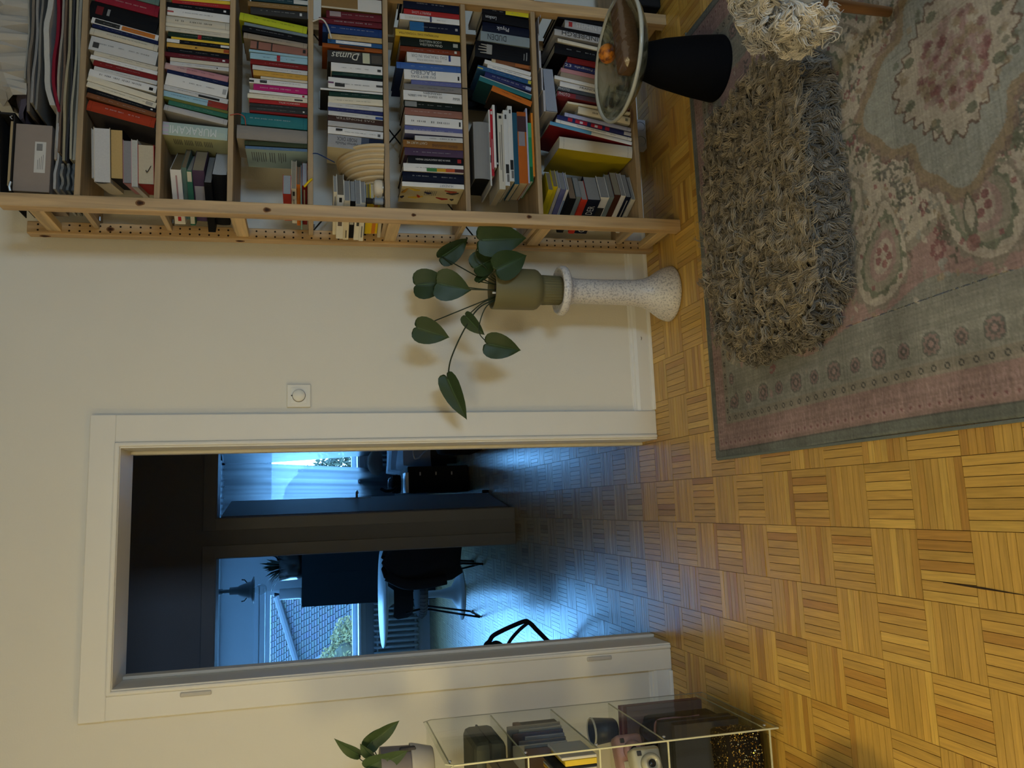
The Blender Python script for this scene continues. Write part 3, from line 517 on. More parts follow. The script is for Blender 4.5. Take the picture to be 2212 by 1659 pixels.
('G',(1.5232,0.3056,0.1547,0.0153,0.2692),'slim lavender grey volume',(.34,.36,.52),{}),
('G',(1.5535,0.2769,0.1329,0.0302,0.2119),'cream volume with dark capitals',(.6,.54,.42),{'bl':((.05,.1,.3,.7,(.2,.2,.18)),),'d':2}),
('G',(1.5816,0.2984,0.0834,0.0085,0.2549),'thin cream magazine low beside a gap',(.6,.54,.42),{}),
('G',(1.6108,0.3178,0.1044,0.0194,0.2936),'red-topped magazine with white word',(.2,.03,.04),{'txt':(('PHOTO',(.5,.5,.48),.83,.98,.7,.5,1),),'bl':((0,.75,0,1,(.08,.05,.07)),)}),
('G',(1.6292,0.3166,0.1254,0.0144,0.2913),'dark blue-grey magazine with white word',(.06,.075,.1),{'txt':(('PHOTO',(.5,.5,.48),.84,.99,.7,.5,1),)}),
('G',(1.6486,0.3118,0.1339,0.0218,0.2815),'white volume with bold black capitals',(.62,.6,.58),{'txt':(('FRANCES A',(.03,.03,.03),.4,.72,.4,.5,1),)}),
('G',(1.6703,0.3224,0.1377,0.0149,0.3029),'slim white magazine sticking out above its neighbours',(.62,.6,.58),{}),
('G',(1.6879,0.3091,0.1268,0.0208,0.2762),'beige-backed magazine',(.27,.22,.17),{}),
('G',(1.7076,0.3085,0.1213,0.0174,0.2750),'pink-backed magazine',(.4,.19,.21),{}),
('G',(1.7291,0.3001,0.1300,0.0238,0.2582),'navy handbook with white number and title',(.02,.025,.1),{'txt':(('der Fotografie',(.45,.45,.45),.45,.85,.5,.55,0),('23',(.5,.5,.5),.9,1,.5,.5,1))}),
('G',(1.7583,0.2936,0.0984,0.0249,0.2452),'deep red volume',(.16,.012,.012),{}),
('G',(1.7981,0.3179,0.1105,0.0442,0.2938),'wide black portfolio volume',(.0045,.0045,.006),{'d':1}),
('G',(1.8294,0.3121,0.1244,0.0144,0.2822),'cream volume without lettering',(.6,.54,.42),{}),
('G',(1.8668,0.3171,0.0927,0.0264,0.2923),'grey volume with black stencilled capitals',(.36,.35,.35),{'txt':(('LINDBERGH',(.02,.02,.02),.35,.9,.72,.5,0),)}),
('G',(1.8869,0.3150,0.0821,0.0115,0.2880),'black paperback between two grey volumes',(.0045,.0045,.006),{}),
('G',(1.9097,0.2948,0.0750,0.0354,0.2477),'silver grey volume with red block and white capitals',(.36,.35,.35),{'txt':(('STEPHEN SHORE',(.55,.54,.52),.2,.82,.55,.5,1),),'bl':((.88,.94,.2,.8,(.3,.03,.03)),)}),
('G',(1.9409,0.3088,0.0661,0.0220,0.2756),'thin black volume beside the silver one',(.0045,.0045,.006),{}),
('G',(1.9647,0.3082,0.0591,0.0250,0.2745),'dark hardback beside the far frame',(.0045,.0045,.006),{}),
]
LYING = [  # shelf, (x of front corner, width, z, thickness, length, turn in degrees), look, cover colour, page colour, extras
('A',(1.1790,0.1600,2.0480,0.0070,0.1900,-11.0000),'bent white paper folder on the thick white book',(.62,.6,.58),(.3,.3,.3),{}),
('A',(1.1630,0.1800,1.9997,0.0480,0.1900,-11.0000),'thick white book with rounded spine, topmost of its stack',(.5,.45,.36),(.45,.45,.46),{'round':1}),
('A',(1.1820,0.1600,1.9624,0.0370,0.1900,-11.0000),'dark-spined book with yellowed pages, lying',(.0045,.0045,.006),(.4,.28,.12),{}),
('A',(1.1690,0.1400,1.9361,0.0260,0.1900,-11.0000),'pink paperback with grey page edges, lying',(.4,.19,.21),(.2,.2,.22),{}),
('A',(1.1570,0.1550,1.9178,0.0180,0.1900,-11.0000),'thin pale paperback lying on the red one',(.48,.47,.46),(.38,.38,.36),{}),
('A',(1.1690,0.1300,1.8685,0.0490,0.1900,-11.0000),'red clothbound book lying under the stack',(.3,.02,.02),(.42,.37,.28),{'mark':1}),
('B',(1.2260,0.2300,1.7880,0.0340,0.1900,49.0000),'white-spined paperback with brown pages, topmost lying',(.62,.6,.58),(.17,.12,.06),{'bl':((.86,.94,.35,.65,(.4,.02,.03)),(.1,.8,.4,.55,(.35,.2,.2)))}),
('B',(1.2350,0.1600,1.7717,0.0160,0.1900,43.0000),'grey-green paperback with dark pages, lying',(.1,.16,.14),(.2,.15,.09),{}),
('B',(1.2260,0.2950,1.7544,0.0170,0.1900,51.0000),'teal paperback with cream end label, lying',(.03,.12,.08),(.3,.27,.22),{'bl':((.02,.2,.1,.9,(.5,.46,.35)),(.8,.97,.1,.9,(.5,.5,.45)))}),
('B',(1.2280,0.1500,1.7161,0.0380,0.1900,41.0000),'dark pictorial paperback with brown pages, lying',(.06,.035,.07),(.26,.21,.14),{'bl':((.3,.7,.1,.9,(.3,.28,.3)),)}),
('B',(1.1880,0.2500,1.6918,0.0240,0.1900,40.0000),'black pocket book with grey pages, lying',(.0045,.0045,.006),(.2,.19,.18),{}),
('B',(1.2170,0.1850,1.6435,0.0480,0.1900,41.0000),'very thick black book with pale pages, lying at the bottom',(.0045,.0045,.006),(.4,.4,.4),{'round':1}),
('C',(1.1630,0.0750,1.4357,0.0270,0.1900,8.0000),'bright red paperback with blue-grey pages, topmost lying',(.42,.03,.015),(.25,.28,.31),{}),
('C',(1.1840,0.1250,1.4184,0.0170,0.1900,18.0000),'cream paperback with black dot, lying',(.6,.54,.42),(.25,.22,.17),{'bl':((.08,.2,.3,.7,(.03,.03,.03)),(.3,.8,.45,.6,(.15,.13,.1)))}),
('C',(1.2000,0.0950,1.4051,0.0130,0.1900,27.0000),'orange paperback with dark pages, lying',(.45,.12,.015),(.18,.13,.09),{}),
('C',(1.1940,0.1250,1.3998,0.0050,0.1900,31.0000),'slim light teal paperback lying',(.18,.3,.28),(.3,.3,.3),{}),
('C',(1.1970,0.1150,1.3825,0.0170,0.1900,24.0000),'dark red pocket book lying at the stack bottom',(.16,.012,.012),(.32,.33,.36),{'bl':((.1,.5,.4,.7,(.4,.3,.2)),)}),
('D',(1.1810,0.0950,1.2818,0.0120,0.1900,31.0000),'slim cream paperback, topmost of the white stack',(.66,.6,.46),(.3,.29,.27),{'bl':((.1,.4,.35,.65,(.2,.18,.15)),)}),
('D',(1.1710,0.1250,1.2575,0.0240,0.1900,33.0000),'white paperback with black dot and script title, lying',(.7,.68,.62),(.15,.125,.09),{'bl':((.06,.16,.3,.7,(.02,.02,.02)),(.45,.7,.2,.8,(.12,.1,.1)))}),
('D',(1.1520,0.1050,1.2372,0.0200,0.1900,26.0000),'cream paperback lying in the white stack',(.66,.6,.46),(.23,.23,.23),{'bl':((.75,.95,.35,.6,(.15,.13,.1)),)}),
('D',(1.1510,0.1000,1.2189,0.0180,0.1900,23.0000),'black pocket book with white label, lying',(.0045,.0045,.006),(.22,.23,.24),{'bl':((.3,.62,.15,.9,(.4,.4,.38)),)}),
('D',(1.1420,0.1150,1.2006,0.0180,0.1900,22.0000),'white paperback with barcode, lying',(.7,.68,.62),(.21,.21,.21),{'bl':((.45,.6,.1,.6,(.05,.05,.05)),)}),
('D',(1.1470,0.1100,1.1843,0.0160,0.1900,25.0000),'slim white paperback sticking out, lying',(.7,.68,.62),(.22,.22,.22),{'bl':((.6,.9,.3,.6,(.2,.2,.2)),)}),
('D',(1.1510,0.0800,1.1800,0.0040,0.1900,19.0000),'thin blue booklet lying on the yellow ones',(.02,.075,.19),(.2,.2,.2),{}),
('D',(1.1510,0.0800,1.1677,0.0120,0.1900,16.0000),'lemon yellow booklet lying second in the booklets',(.66,.46,.01),(.14,.12,.06),{}),
('D',(1.1520,0.0800,1.1544,0.0130,0.1900,16.0000),'yellow booklet lying above the orange one',(.66,.46,.01),(.42,.37,.28),{}),
('D',(1.1530,0.0800,1.1411,0.0130,0.1900,16.0000),'orange booklet lying between yellow ones',(.5,.17,.02),(.42,.37,.28),{}),
('D',(1.1540,0.0850,1.1328,0.0080,0.1900,16.0000),'thin yellow booklet lying lowest',(.66,.46,.01),(.42,.37,.28),{}),
('D',(1.1680,0.0900,1.1215,0.0110,0.1900,27.0000),'thin cardboard folder lying under yellow booklets',(.5,.45,.36),(.33,.3,.25),{}),
('F',(1.2640,0.2200,0.7351,0.0580,0.1900,0.0000),'thick grey cloth hardback with gilt black page edges',(.2,.2,.2),(.008,.008,.008),{'f':1,'round':1}),
('F',(1.2390,0.2950,0.7298,0.0050,0.1900,0.0000),'speckled white brochure, lying high in the stack',(.52,.52,.51),(.45,.45,.46),{'f':1,'bl':((.5,.7,.1,.9,(.3,.1,.1)),(.3,.4,.1,.9,(.1,.1,.1)))}),
('F',(1.2770,0.2600,0.7195,0.0100,0.1900,0.0000),'red paperback with white lettering, lying',(.34,.015,.025),(.45,.45,.46),{'f':1,'bl':((.92,.97,.2,.8,(.5,.5,.5)),(.1,.55,.4,.6,(.4,.3,.3)))}),
('F',(1.3100,0.2450,0.7102,0.0090,0.1900,0.0000),'thin white brochure lying under a red one',(.62,.6,.58),(.45,.45,.46),{'f':1}),
('F',(1.3180,0.2350,0.7029,0.0070,0.1900,0.0000),'thin black brochure with white roundel, lying',(.0045,.0045,.006),(.14,.11,.08),{'f':1,'bl':((.02,.05,.2,.9,(.5,.5,.5)),)}),
('F',(1.2280,0.2950,0.6796,0.0230,0.1900,0.0000),'cream paperback with black roundel and long title, lying',(.48,.45,.38),(.42,.37,.28),{'f':1,'bl':((.93,.97,.3,.75,(.02,.02,.02)),(.1,.85,.3,.42,(.12,.11,.1)),(.25,.75,.6,.7,(.12,.11,.1)))}),
('F',(1.2430,0.2950,0.6623,0.0170,0.1900,0.0000),'second white paperback with black blocks, lying above',(.52,.52,.51),(.42,.37,.28),{'f':1,'bl':((.05,.15,.1,.6,(.12,.12,.12)),(.16,.28,.1,.8,(.02,.02,.02)),(.88,.94,.3,.7,(.05,.05,.05)))}),
('F',(1.2610,0.2950,0.6450,0.0170,0.1900,0.0000),'white paperback with small black blocks, lying',(.52,.52,.51),(.42,.37,.28),{'f':1,'bl':((.04,.14,.1,.6,(.12,.12,.12)),(.15,.28,.1,.8,(.02,.02,.02)),(.9,.95,.3,.7,(.05,.05,.05)))}),
('F',(1.2510,0.2800,0.6267,0.0180,0.1900,0.0000),'petrol blue paperback lying flat',(.015,.07,.12),(.42,.37,.28),{'f':1}),
('F',(1.2560,0.2800,0.5924,0.0340,0.1900,0.0000),'orange paperback with picture of a pale figure, lying',(.36,.09,.012),(.42,.37,.28),{'f':1,'bl':((.94,1,0,1,(.3,.07,.01)),(.72,.94,0,1,(.05,.025,.03)),(.52,.75,.2,.9,(.22,.2,.22)))}),
('F',(1.2580,0.2950,0.5861,0.0060,0.1900,0.0000),'slim light blue brochure lying flat',(.34,.36,.52),(.45,.45,.46),{'f':1}),
('F',(1.2650,0.2300,0.5728,0.0130,0.1900,0.0000),'green paperback lying flat',(.02,.2,.08),(.45,.45,.46),{'f':1,'bl':((0,.25,.1,.9,(.01,.08,.03)),(.75,1,0,1,(.05,.28,.13)))}),
('F',(1.2860,0.2500,0.5645,0.0080,0.1900,0.0000),'thin orange brochure lying at the stack bottom',(.5,.17,.02),(.42,.37,.28),{'f':1}),
('G',(1.2380,0.0900,0.4973,0.0190,0.1900,22.0000),'bright yellow pocket book, topmost lying',(.48,.38,.01),(.16,.13,.09),{'bl':()}),
('G',(1.2520,0.0850,0.4793,0.0175,0.1900,22.0000),'second bright yellow pocket book, lying',(.48,.38,.01),(.16,.13,.09),{'bl':()}),
('G',(1.2470,0.0900,0.4673,0.0115,0.1900,22.0000),'slim grey paperback lying under yellow ones',(.36,.35,.35),(.18,.18,.18),{'bl':()}),
('G',(1.2420,0.0900,0.4463,0.0205,0.1900,22.0000),'lilac blue paperback lying',(.1,.11,.26),(.2,.2,.2),{'bl':()}),
('G',(1.2420,0.0900,0.4363,0.0095,0.1900,22.0000),'slim white and blue paperback, lying',(.62,.6,.58),(.2,.2,.2),{'bl':((.3,.9,.1,.9,(.2,.28,.45)),)}),
('G',(1.2090,0.1100,0.4093,0.0265,0.1900,22.0000),'black paperback with brown pages, lying',(.0045,.0045,.006),(.17,.12,.08),{'bl':()}),
('G',(1.2170,0.1000,0.3883,0.0205,0.1900,22.0000),'slim dark teal paperback, lying low',(.14,.18,.2),(.2,.2,.2),{'bl':()}),
('G',(1.2070,0.1000,0.3643,0.0235,0.1900,22.0000),'slim red paperback, lying low',(.42,.03,.015),(.25,.24,.23),{'bl':()}),
('G',(1.2090,0.1200,0.3123,0.0515,0.1900,22.0000),'thick dark blue hardback with white capitals, lying',(.004,.006,.018),(.22,.22,.22),{'txt':(('GE',(.5,.5,.5),.78,.95,.5),('DER',(.5,.5,.5),.18,.42,.5)),'bl':()}),
('G',(1.2210,0.1100,0.2773,0.0345,0.1900,22.0000),'white-spined book with black picture, lying',(.62,.6,.58),(.22,.22,.22),{'bl':((.3,.6,.1,.9,(.02,.02,.02)),(.7,.9,.3,.8,(.25,.14,.09)))}),
('G',(1.2240,0.1200,0.2573,0.0195,0.1900,22.0000),'grey-green hardback lying low',(.14,.18,.2),(.2,.19,.17),{'bl':()}),
('G',(1.2340,0.1200,0.2283,0.0285,0.1900,22.0000),'dark brown paperback lying low',(.05,.015,.01),(.22,.2,.15),{'bl':()}),
('G',(1.2320,0.1200,0.2093,0.0185,0.1900,22.0000),'slim white paperback, third from the stack bottom',(.62,.6,.58),(.22,.22,.22),{'bl':()}),
('G',(1.2280,0.1200,0.1883,0.0205,0.1900,22.0000),'slim dark paperback, second from the stack bottom',(.004,.006,.018),(.22,.22,.22),{'bl':((.1,.9,.4,.6,(.3,.3,.3)),)}),
('G',(1.2190,0.1200,0.1718,0.0160,0.1900,22.0000),'cream and black paperback, lowest of its stack',(.48,.45,.38),(.22,.22,.22),{'bl':((.5,.9,.1,.9,(.03,.03,.03)),)}),
]
# ---------------------------------------------------------------- pine bookcase
PINE = (.50, .335, .165); PINEL = (.60, .42, .20); PINED = (.37, .245, .125)
SH = -.0145                                            # the old frame leans a touch
def lean(mb): mb.v = [(x + SH*z, y, z) for x, y, z in mb.v]; return mb
BC = thing('bookcase', 'tall open pine bookcase packed with books, standing against the white wall', 'bookcase', (1.5, -.2, 0))
BC.location = (0, 0, 0)
ZB = [2.102, 1.866, 1.641, 1.380, 1.119, .832, .562, .169]; BTH = .018
def side_frame(x0, top_f, slats, holes):
    m = MB(); m.bbox((x0, -.357, 0), (x0 + .044, -.313, top_f), PINE, .003); lean(m).build('post', PINE_Z, BC)
    p = MB(); p.bbox((x0, -.100, 0), (x0 + .044, -.056, 2.312), PINE, .003); p = lean(p).build('post', PINE_Z, BC)
    for z in slats:
        m = MB(); m.bbox((x0 + .009, -.314, z - .022), (x0 + .035, -.099, z + .022), PINEL, .002); lean(m).build('slat', PINE_Y, BC)
    if holes:
        m = MB()
        for k in range(70):
            z = .035 + .0325*k
            if z > 2.29: break
            for dx in (.012, .032):
                m.lathe([(0, -.1004), (.0036, -.1004), (.0036, -.099)], (.015, .008, .004), 8, (0, 0, 0)); n = 3*8
                for q in range(len(m.v) - n, len(m.v)):
                    a, b, c = m.v[q]; m.v[q] = (x0 + dx + a, c, z + b)
        h = lean(m).build('peg_hole', MATTE, p); h['kind'] = 'stuff'
def knots(parent):
    for (x, y, z, r, face) in ((.025, -.3575, 1.905, .010, 0), (.018, -.3575, 1.512, .009, 0), (.030, -.3575, .60, .007, 0), (-.0005, -.072, 2.262, .012, 1), (-.0005, -.080, 1.62, .011, 1), (.02, -.3575, 1.02, .006, 0), (.022, -.1005, 2.05, .009, 0)):
        m = MB()
        for k, (q, c) in enumerate(((1., (.20, .10, .04)), (.7, (.07, .028, .012)), (.35, (.03, .012, .006)))):
            P = []
            for i in range(14): w = 2*PI*i/14; a, b = math.cos(w)*q*r*(1 + .15*math.sin(3*w)), math.sin(w)*q*r*1.5; P.append((1.0995 + x + a, y - .0002*(k+1), z + b) if face == 0 else (1.0995 + x - .0002*(k+1), y + a, z + b))
            m.quad(P, c)
        lean(m).build('knot', MATTE, parent)
knots(BC)
side_frame(1.0995, 2.312, (.045, .52, 1.08, 1.61, 2.225), True)
side_frame(1.950, 2.312, (.045, .52, 1.08, 1.61, 2.225), False)
for z in ZB:
    m = MB(); m.bbox((1.1437, -.353, z - BTH), (1.9498, -.062, z), (.33, .225, .115), .0015); lean(m).build('shelf_board', PINE_X, BC)
    m = MB(); m.bbox((1.121, -.308, z - BTH - .001), (1.1434, -.104, z - .002), (.47, .34, .19), .002); lean(m).build('board_end', PINE_Y, BC)
    m = MB()
    for y in (-.30, -.12): m.tube([(1.1434, y, z - BTH - .004), (1.158, y, z - BTH - .004)], .003, (.4, .4, .4), 6)
    lean(m).build('shelf_pin', METAL, BC)
for z in (.832, .562, .169):
    m = MB(); m.bbox((1.994, -.353, z - BTH), (2.45, -.062, z), (.33, .225, .115), .0015); lean(m).build('shelf_board', PINE_X, BC)
for a, b in (((1.10, -.08, 2.05), (1.95, -.07, .25)),):
    m = MB(); m.tube([(1.13, -.085, .75), (1.52, -.08, 1.05), (1.92, -.085, 1.36)], .003, (.05, .045, .04), 6); m.tube([(1.13, -.079, 1.36), (1.92, -.079, .75)], .003, (.05, .045, .04), 6); m.build('cross_brace', METAL, BC)

# ---------------------------------------------------------------- books
FONT = bpy.data.curves.new('t', 'FONT').font
def text_mesh(body):
    c = bpy.data.curves.new('t', 'FONT'); c.body = body; c.size = 1; c.resolution_u = 2; c.align_x = 'LEFT'
    o = bpy.data.objects.new('t', c); COL.objects.link(o); bpy.context.view_layer.update()
    me = bpy.data.meshes.new_from_object(o.evaluated_get(bpy.context.evaluated_depsgraph_get()))
    bpy.data.objects.remove(o); bpy.data.curves.remove(c)
    v = np.empty(len(me.vertices)*3); me.vertices.foreach_get('co', v); v = v.reshape(-1, 3)
    f = [tuple(p.vertices) for p in me.polygons]; bpy.data.meshes.remove(me)
    lo, hi = v.min(0), v.max(0); v = (v - lo)/np.maximum(hi - lo, 1e-6); return v[:, :2], f
def put_text(mb, body, col, o, ux, uy, w, h):
    """lettering w long and h tall from corner o along ux, tops towards uy"""
    v, f = text_mesh(body); sl = .35*h/w if body == 'Dumas' else 0; v = v.copy(); v[:, 0] = (v[:, 0] + v[:, 1]*sl)/(1 + sl); o = Vector(o); ux = Vector(ux); uy = Vector(uy)
    mb.add([o + ux*(a*w) + uy*(b*h) for a, b in v], f, col)
def lum(c): return .3*c[0] + .6*c[1] + .1*c[2]
def dash_col(c): return tuple(min(.45, v*.6 + .20) for v in c) if lum(c) < .16 else tuple(v*.30 for v in c)
ORD = {'A': 'second', 'B': 'third', 'C': 'fourth', 'D': 'fifth', 'E': 'sixth', 'F': 'seventh', 'G': 'lowest'}
ZS = dict(A=1.8675, B=1.6425, C=1.3815, D=1.1205, E=.8335, F=.5635, G=.1705)
YF = -.338
def nth(n): return '%d%s' % (n, 'th' if 10 <= n % 100 <= 20 else {1: 'st', 2: 'nd', 3: 'rd'}.get(n % 10, 'th'))
cnt = {}
TILT = -SH
for (k, (xm, zm, ln, th, h), desc, col, ex) in STANDING:
    cnt[k] = cnt.get(k, 0) + 1
    th *= .97; d = .13 if h < .2 else .15
    if h > .235: d = .21
    if 'thick' in desc: d += .01
    z0 = ZS[k]; ox = xm - math.sin(ln)*h/2; oz = z0 + abs(math.sin(ln))*th/2 + .0004
    M = Matrix.Translation((ox, YF, oz)) @ Matrix.Rotation(ln, 4, 'Y')
    t = thing('book', '%s, %s upright from the doorway, %s shelf' % (desc, nth(cnt[k]), ORD[k]), 'book', group='upright books on the %s shelf' % ORD[k], M=M)
    hard = 'hardback' in desc or 'volume' in desc
    bt = .0022 if hard else .0009; bul = min(.005, .14*th) if hard else min(.0015, .06*th)
    sy = lambda x: bul*(abs(2*x/th)**2)          # spine: proud in the middle
    NP = 6; xs = [-th/2 + th*i/NP for i in range(NP + 1)]
    m = MB()
    for i in range(NP): m.quad([(xs[i], sy(xs[i]), 0), (xs[i+1], sy(xs[i+1]), 0), (xs[i+1], sy(xs[i+1]), h), (xs[i], sy(xs[i]), h)], col)
    yb = bul + .0025
    for z in (0, h): m.add([(x, sy(x), z) for x in xs] + [(th/2, yb, z), (-th/2, yb, z)], [tuple(range(NP + 3))], col)
    lc = ex.get('lc', col)
    m.box((-th/2, bul, 0), (-th/2 + bt, d, h), lc); m.box((th/2 - bt, bul, 0), (th/2, d, h), col)
    def patch(f0, f1, g0, g1, c, e=.0004):
        a, b = -th/2 + th*g0, -th/2 + th*g1
        q = [a + (b - a)*i/3 for i in range(4)]
        for i in range(3): m.quad([(q[i], sy(q[i]) - e, h*f0), (q[i+1], sy(q[i+1]) - e, h*f0), (q[i+1], sy(q[i+1]) - e, h*f1), (q[i], sy(q[i]) - e, h*f1)], c)
    for bl in ex.get('bl', ()): patch(*bl)
    if hard and not ex.get('txt') and not ex.get('bl') and th > .012:
        for f in (.06, .94): patch(f - .003, f + .003, .04, .96, tuple(v*.6 for v in col))
    m.build('cover', COVER, t)
    ins = .003 if hard else .0012
    m = MB(); pc = (.44, .40, .31) if RNG.rand() < .6 else (.50, .49, .46)
    m.box((-th/2 + bt, yb, ins), (th/2 - bt, d - ins*1.5, h - ins), pc); m.build('page_block', PAGES, t)
    m = MB(); ye = -.0009
    for (s, c, f0, f1, hf, cf, fl) in ex.get('txt', ()):
        x = (cf - .5)*th; y = sy(x*.5) + ye; L = (f1 - f0)*h; hh = hf*th
        if fl: put_text(m, s, c, (x - hh/2, y, h*f1), (0, 0, -1), (1, 0, 0), L, hh)
        else: put_text(m, s, c, (x + hh/2, y, h*f0), (0, 0, 1), (-1, 0, 0), L, hh)
    if ex.get('d'):                                   # lettering too small to read: rows of tiny bars
        R = random.Random(desc); c = dash_col(col); hh = th*(.12 if ex['d'] == 1 else .24); hh = min(hh, .0042 if ex['d'] == 1 else .008)
        f = R.uniform(.12, .3); end = R.uniform(.72, .9); x = R.uniform(-.08, .08)*th
        while f < end:
            wl = R.randint(2, 8)
            for q in range(wl):
                lw = R.uniform(.3, .62)*hh; z = f*h + q*hh*.85
                if z > end*h: break
                hv = hh*R.uniform(.6, 1.)
                m.quad([(x - hv/2, sy(x) + ye, z), (x + hv/2, sy(x) + ye, z), (x + hv/2, sy(x) + ye, z + lw), (x - hv/2, sy(x) + ye, z + lw)], c)
            f += (wl + 1.1)*hh*.85/h
            if R.random() < .25: f += .05
    if ex.get('hand'):
        c = (.26, .25, .23)
        for q, (a, l) in enumerate(((-.3, .024), (-.1, .032), (.1, .030), (.28, .022))): m.tube([(a*th*.8, -.002, h*.80), (a*th*.9, -.002, h*.80 + l)], [.0030, .0016], c, 5)
        m.bbox((-.3*th, -.0032, h*.70), (.3*th, -.001, h*.80), c, .001)
    if ex.get('lt'):
        for q in range(16):
            if q in (7, 11): continue
            z = h*(.9 - q*.036); m.quad([(-th/2 - .0006, .022, z), (-th/2 - .0006, .022 + .09*(.6 + .4*RNG.rand()), z), (-th/2 - .0006, .1, z + .0022), (-th/2 - .0006, .022, z + .0022)], (.06, .07, .09))
    if 'rainbow hardback' in desc:
        for q in range(22):
            if q in (5, 11, 16): continue
            z = h*(.82 - q*.027); m.quad([(-th/2 - .0006, .03, z), (-th/2 - .0006, .07, z), (-th/2 - .0006, .07, z + .002), (-th/2 - .0006, .03, z + .002)], (.06, .06, .07))
    if ex.get('fig'):
        F = [((.02,.9),(.06,.98),(.40,.2,.02)),((.03,.7),(.015,.88),(.45,.28,.02)),((.05,.5),(.045,.62),(.02,.02,.06)),((.09,.93),(.10,.99),(.02,.02,.05)),((.085,.62),(.10,.86),(.5,.33,.03)),((.09,.66),(.075,.72),(.4,.04,.02)),((.10,.2),(.09,.40),(.25,.02,.02)),((.03,.10),(.022,.30),(.30,.05,.02)),((.04,.06),(.045,.26),(.04,.03,.03)),((.10,.10),(.10,.16),(.02,.02,.03))]
        for (y0, f0), (y1, f1), c in F: m.tube([(-th/2 - .0005, y0, h*f0), (-th/2 - .0010, (y0+y1)/2 + .004, h*(f0+f1)/2), (-th/2 - .0005, y1, h*f1)], [.003, .006, .0025], c, 5)
        for q in range(7): z = h*(.60 - q*.03); m.quad([(-th/2 - .0005, .03, z), (-th/2 - .0005, .075, z), (-th/2 - .0005, .075, z + .002), (-th/2 - .0005, .03, z + .002)], (.12, .11, .09))
        m.box((-th/2 - .0006, .03, h*.10), (-th/2 - .0002, .06, h*.2), (.42, .38, .28))
        for q in range(8): m.quad([(-th/2 - .0008, .032, h*(.105 + q*.011)), (-th/2 - .0008, .058, h*(.105 + q*.011)), (-th/2 - .0008, .058, h*(.109 + q*.011)), (-th/2 - .0008, .032, h*(.109 + q*.011))], (.05, .04, .03))
    if m.f: m.build('spine_print', INK, t)
for (k, (xl, w, z, th, L, turn), desc, col, pg, ex) in LYING:
    a = math.radians(turn); w = min(w, .19 if not ex.get('f') else .3)
    M = Matrix.Translation((xl, YF, z)) @ Matrix.Rotation(a, 4, 'Z')
    t = thing('book', '%s, %s shelf' % (desc, ORD[k]), 'book', group='books lying on the %s shelf' % ORD[k], M=M)
    bt = min(.0014, th*.12); m = MB()
    if ex.get('f'):                                   # spine towards the room
        D = .17; bul = min(.006, th*.2) if ex.get('round') else .0006
        zs = [th*i/6 for i in range(7)]; s = lambda q: bul*(abs(2*q/th - 1)**2)
        for i in range(6): m.quad([(0, s(zs[i]), zs[i]), (w, s(zs[i]), zs[i]), (w, s(zs[i+1]), zs[i+1]), (0, s(zs[i+1]), zs[i+1])], col)
        m.box((0, bul, 0), (w, D, bt), col); m.box((0, bul, th - bt), (w, D, th), col)
        for (f0, f1, g0, g1, c) in ex.get('bl', ()): m.quad([(w*f0, s(th*(g0+g1)/2) - .0006, th*g0), (w*f1, s(th*(g0+g1)/2) - .0006, th*g0), (w*f1, s(th*(g0+g1)/2) - .0006, th*g1), (w*f0, s(th*(g0+g1)/2) - .0006, th*g1)], c)
        m.build('cover', COVER, t); m = MB(); m.box((.002, bul + .001, bt), (w - .002, D - .004, th - bt), pg); m.build('page_block', PAGES, t)
    else:                                             # spine towards the doorway side, head towards the room
        bul = .004 if ex.get('round') else .0006
        zs = [th*i/6 for i in range(7)]; s = lambda q: bul*(abs(2*q/th - 1)**2)
        for i in range(6): m.quad([(s(zs[i]), 0, zs[i]), (s(zs[i+1]), 0, zs[i+1]), (s(zs[i+1]), L, zs[i+1]), (s(zs[i]), L, zs[i])], col)
        m.box((bul, 0, 0), (w, L, bt), col); m.box((bul, 0, th - bt), (w, L, th), col)
        for (f0, f1, g0, g1, c) in ex.get('bl', ()): m.quad([(s(th*(g0+g1)/2) - .0006, L*f0, th*g0), (s(th*(g0+g1)/2) - .0006, L*f0, th*g1), (s(th*(g0+g1)/2) - .0006, L*f1, th*g1), (s(th*(g0+g1)/2) - .0006, L*f1, th*g0)], c)
        m.build('cover', COVER, t); m = MB(); m.box((bul + .0012, .0016, bt), (w - .003, L - .0016, th - bt), pg); m.build('page_block', PAGES, t)
        if ex.get('txt'):
            m = MB()
            for (q, c, f0, f1, hf) in ex['txt']: put_text(m, q, c, (-.0008, L*f1, th*.25), (0, -1, 0), (0, 0, 1), L*(f1 - f0), th*.5)
            m.build('spine_print', INK, t)
        if ex.get('mark'):
            m = MB(); m.tube(smoothpath([(w*.35, -.001, th*.5), (w*.3, -.006, th*.4), (w*.45, -.010, th*.15)], 4), .0012, (.02, .015, .015), 5); m.build('ribbon_marker', FABRIC, t)
# big floppy catalogue lying across the lowest shelf's books
t = thing('catalogue', 'thick floppy catalogue with blue-grey page edges lying across the lowest shelf books', 'catalogue', (1.552, -.335, .466))
m = MB(); pts = [(0, 0, .045), (.08, 0, .050), (.16, 0, .052)]
for i in range(10):
    a0, a1 = i/10, (i+1)/10; za, zb = .0 + .012*a0, .012*a1
    m.quad([(a0*.17, 0, za), (a1*.17, 0, zb), (a1*.17, 0, .044 + .006*a1), (a0*.17, 0, .044 + .006*a0)], (.24, .27, .34)); m.quad([(a0*.17, 0, za), (a0*.17, .2, za), (a1*.17, .2, zb), (a1*.17, 0, zb)], (.24, .27, .34))
m.quad([(.17, 0, .012), (.17, .2, .012), (.17, .2, .05), (.17, 0, .05)], (.24, .27, .34)); m.build('page_block', PAGES, t)
m = MB(); R_ = [(-.004, .0), (-.004, .046), (.08, .052), (.17, .056), (.24, .062), (.31, .058), (.38, .050), (.415, .040)]
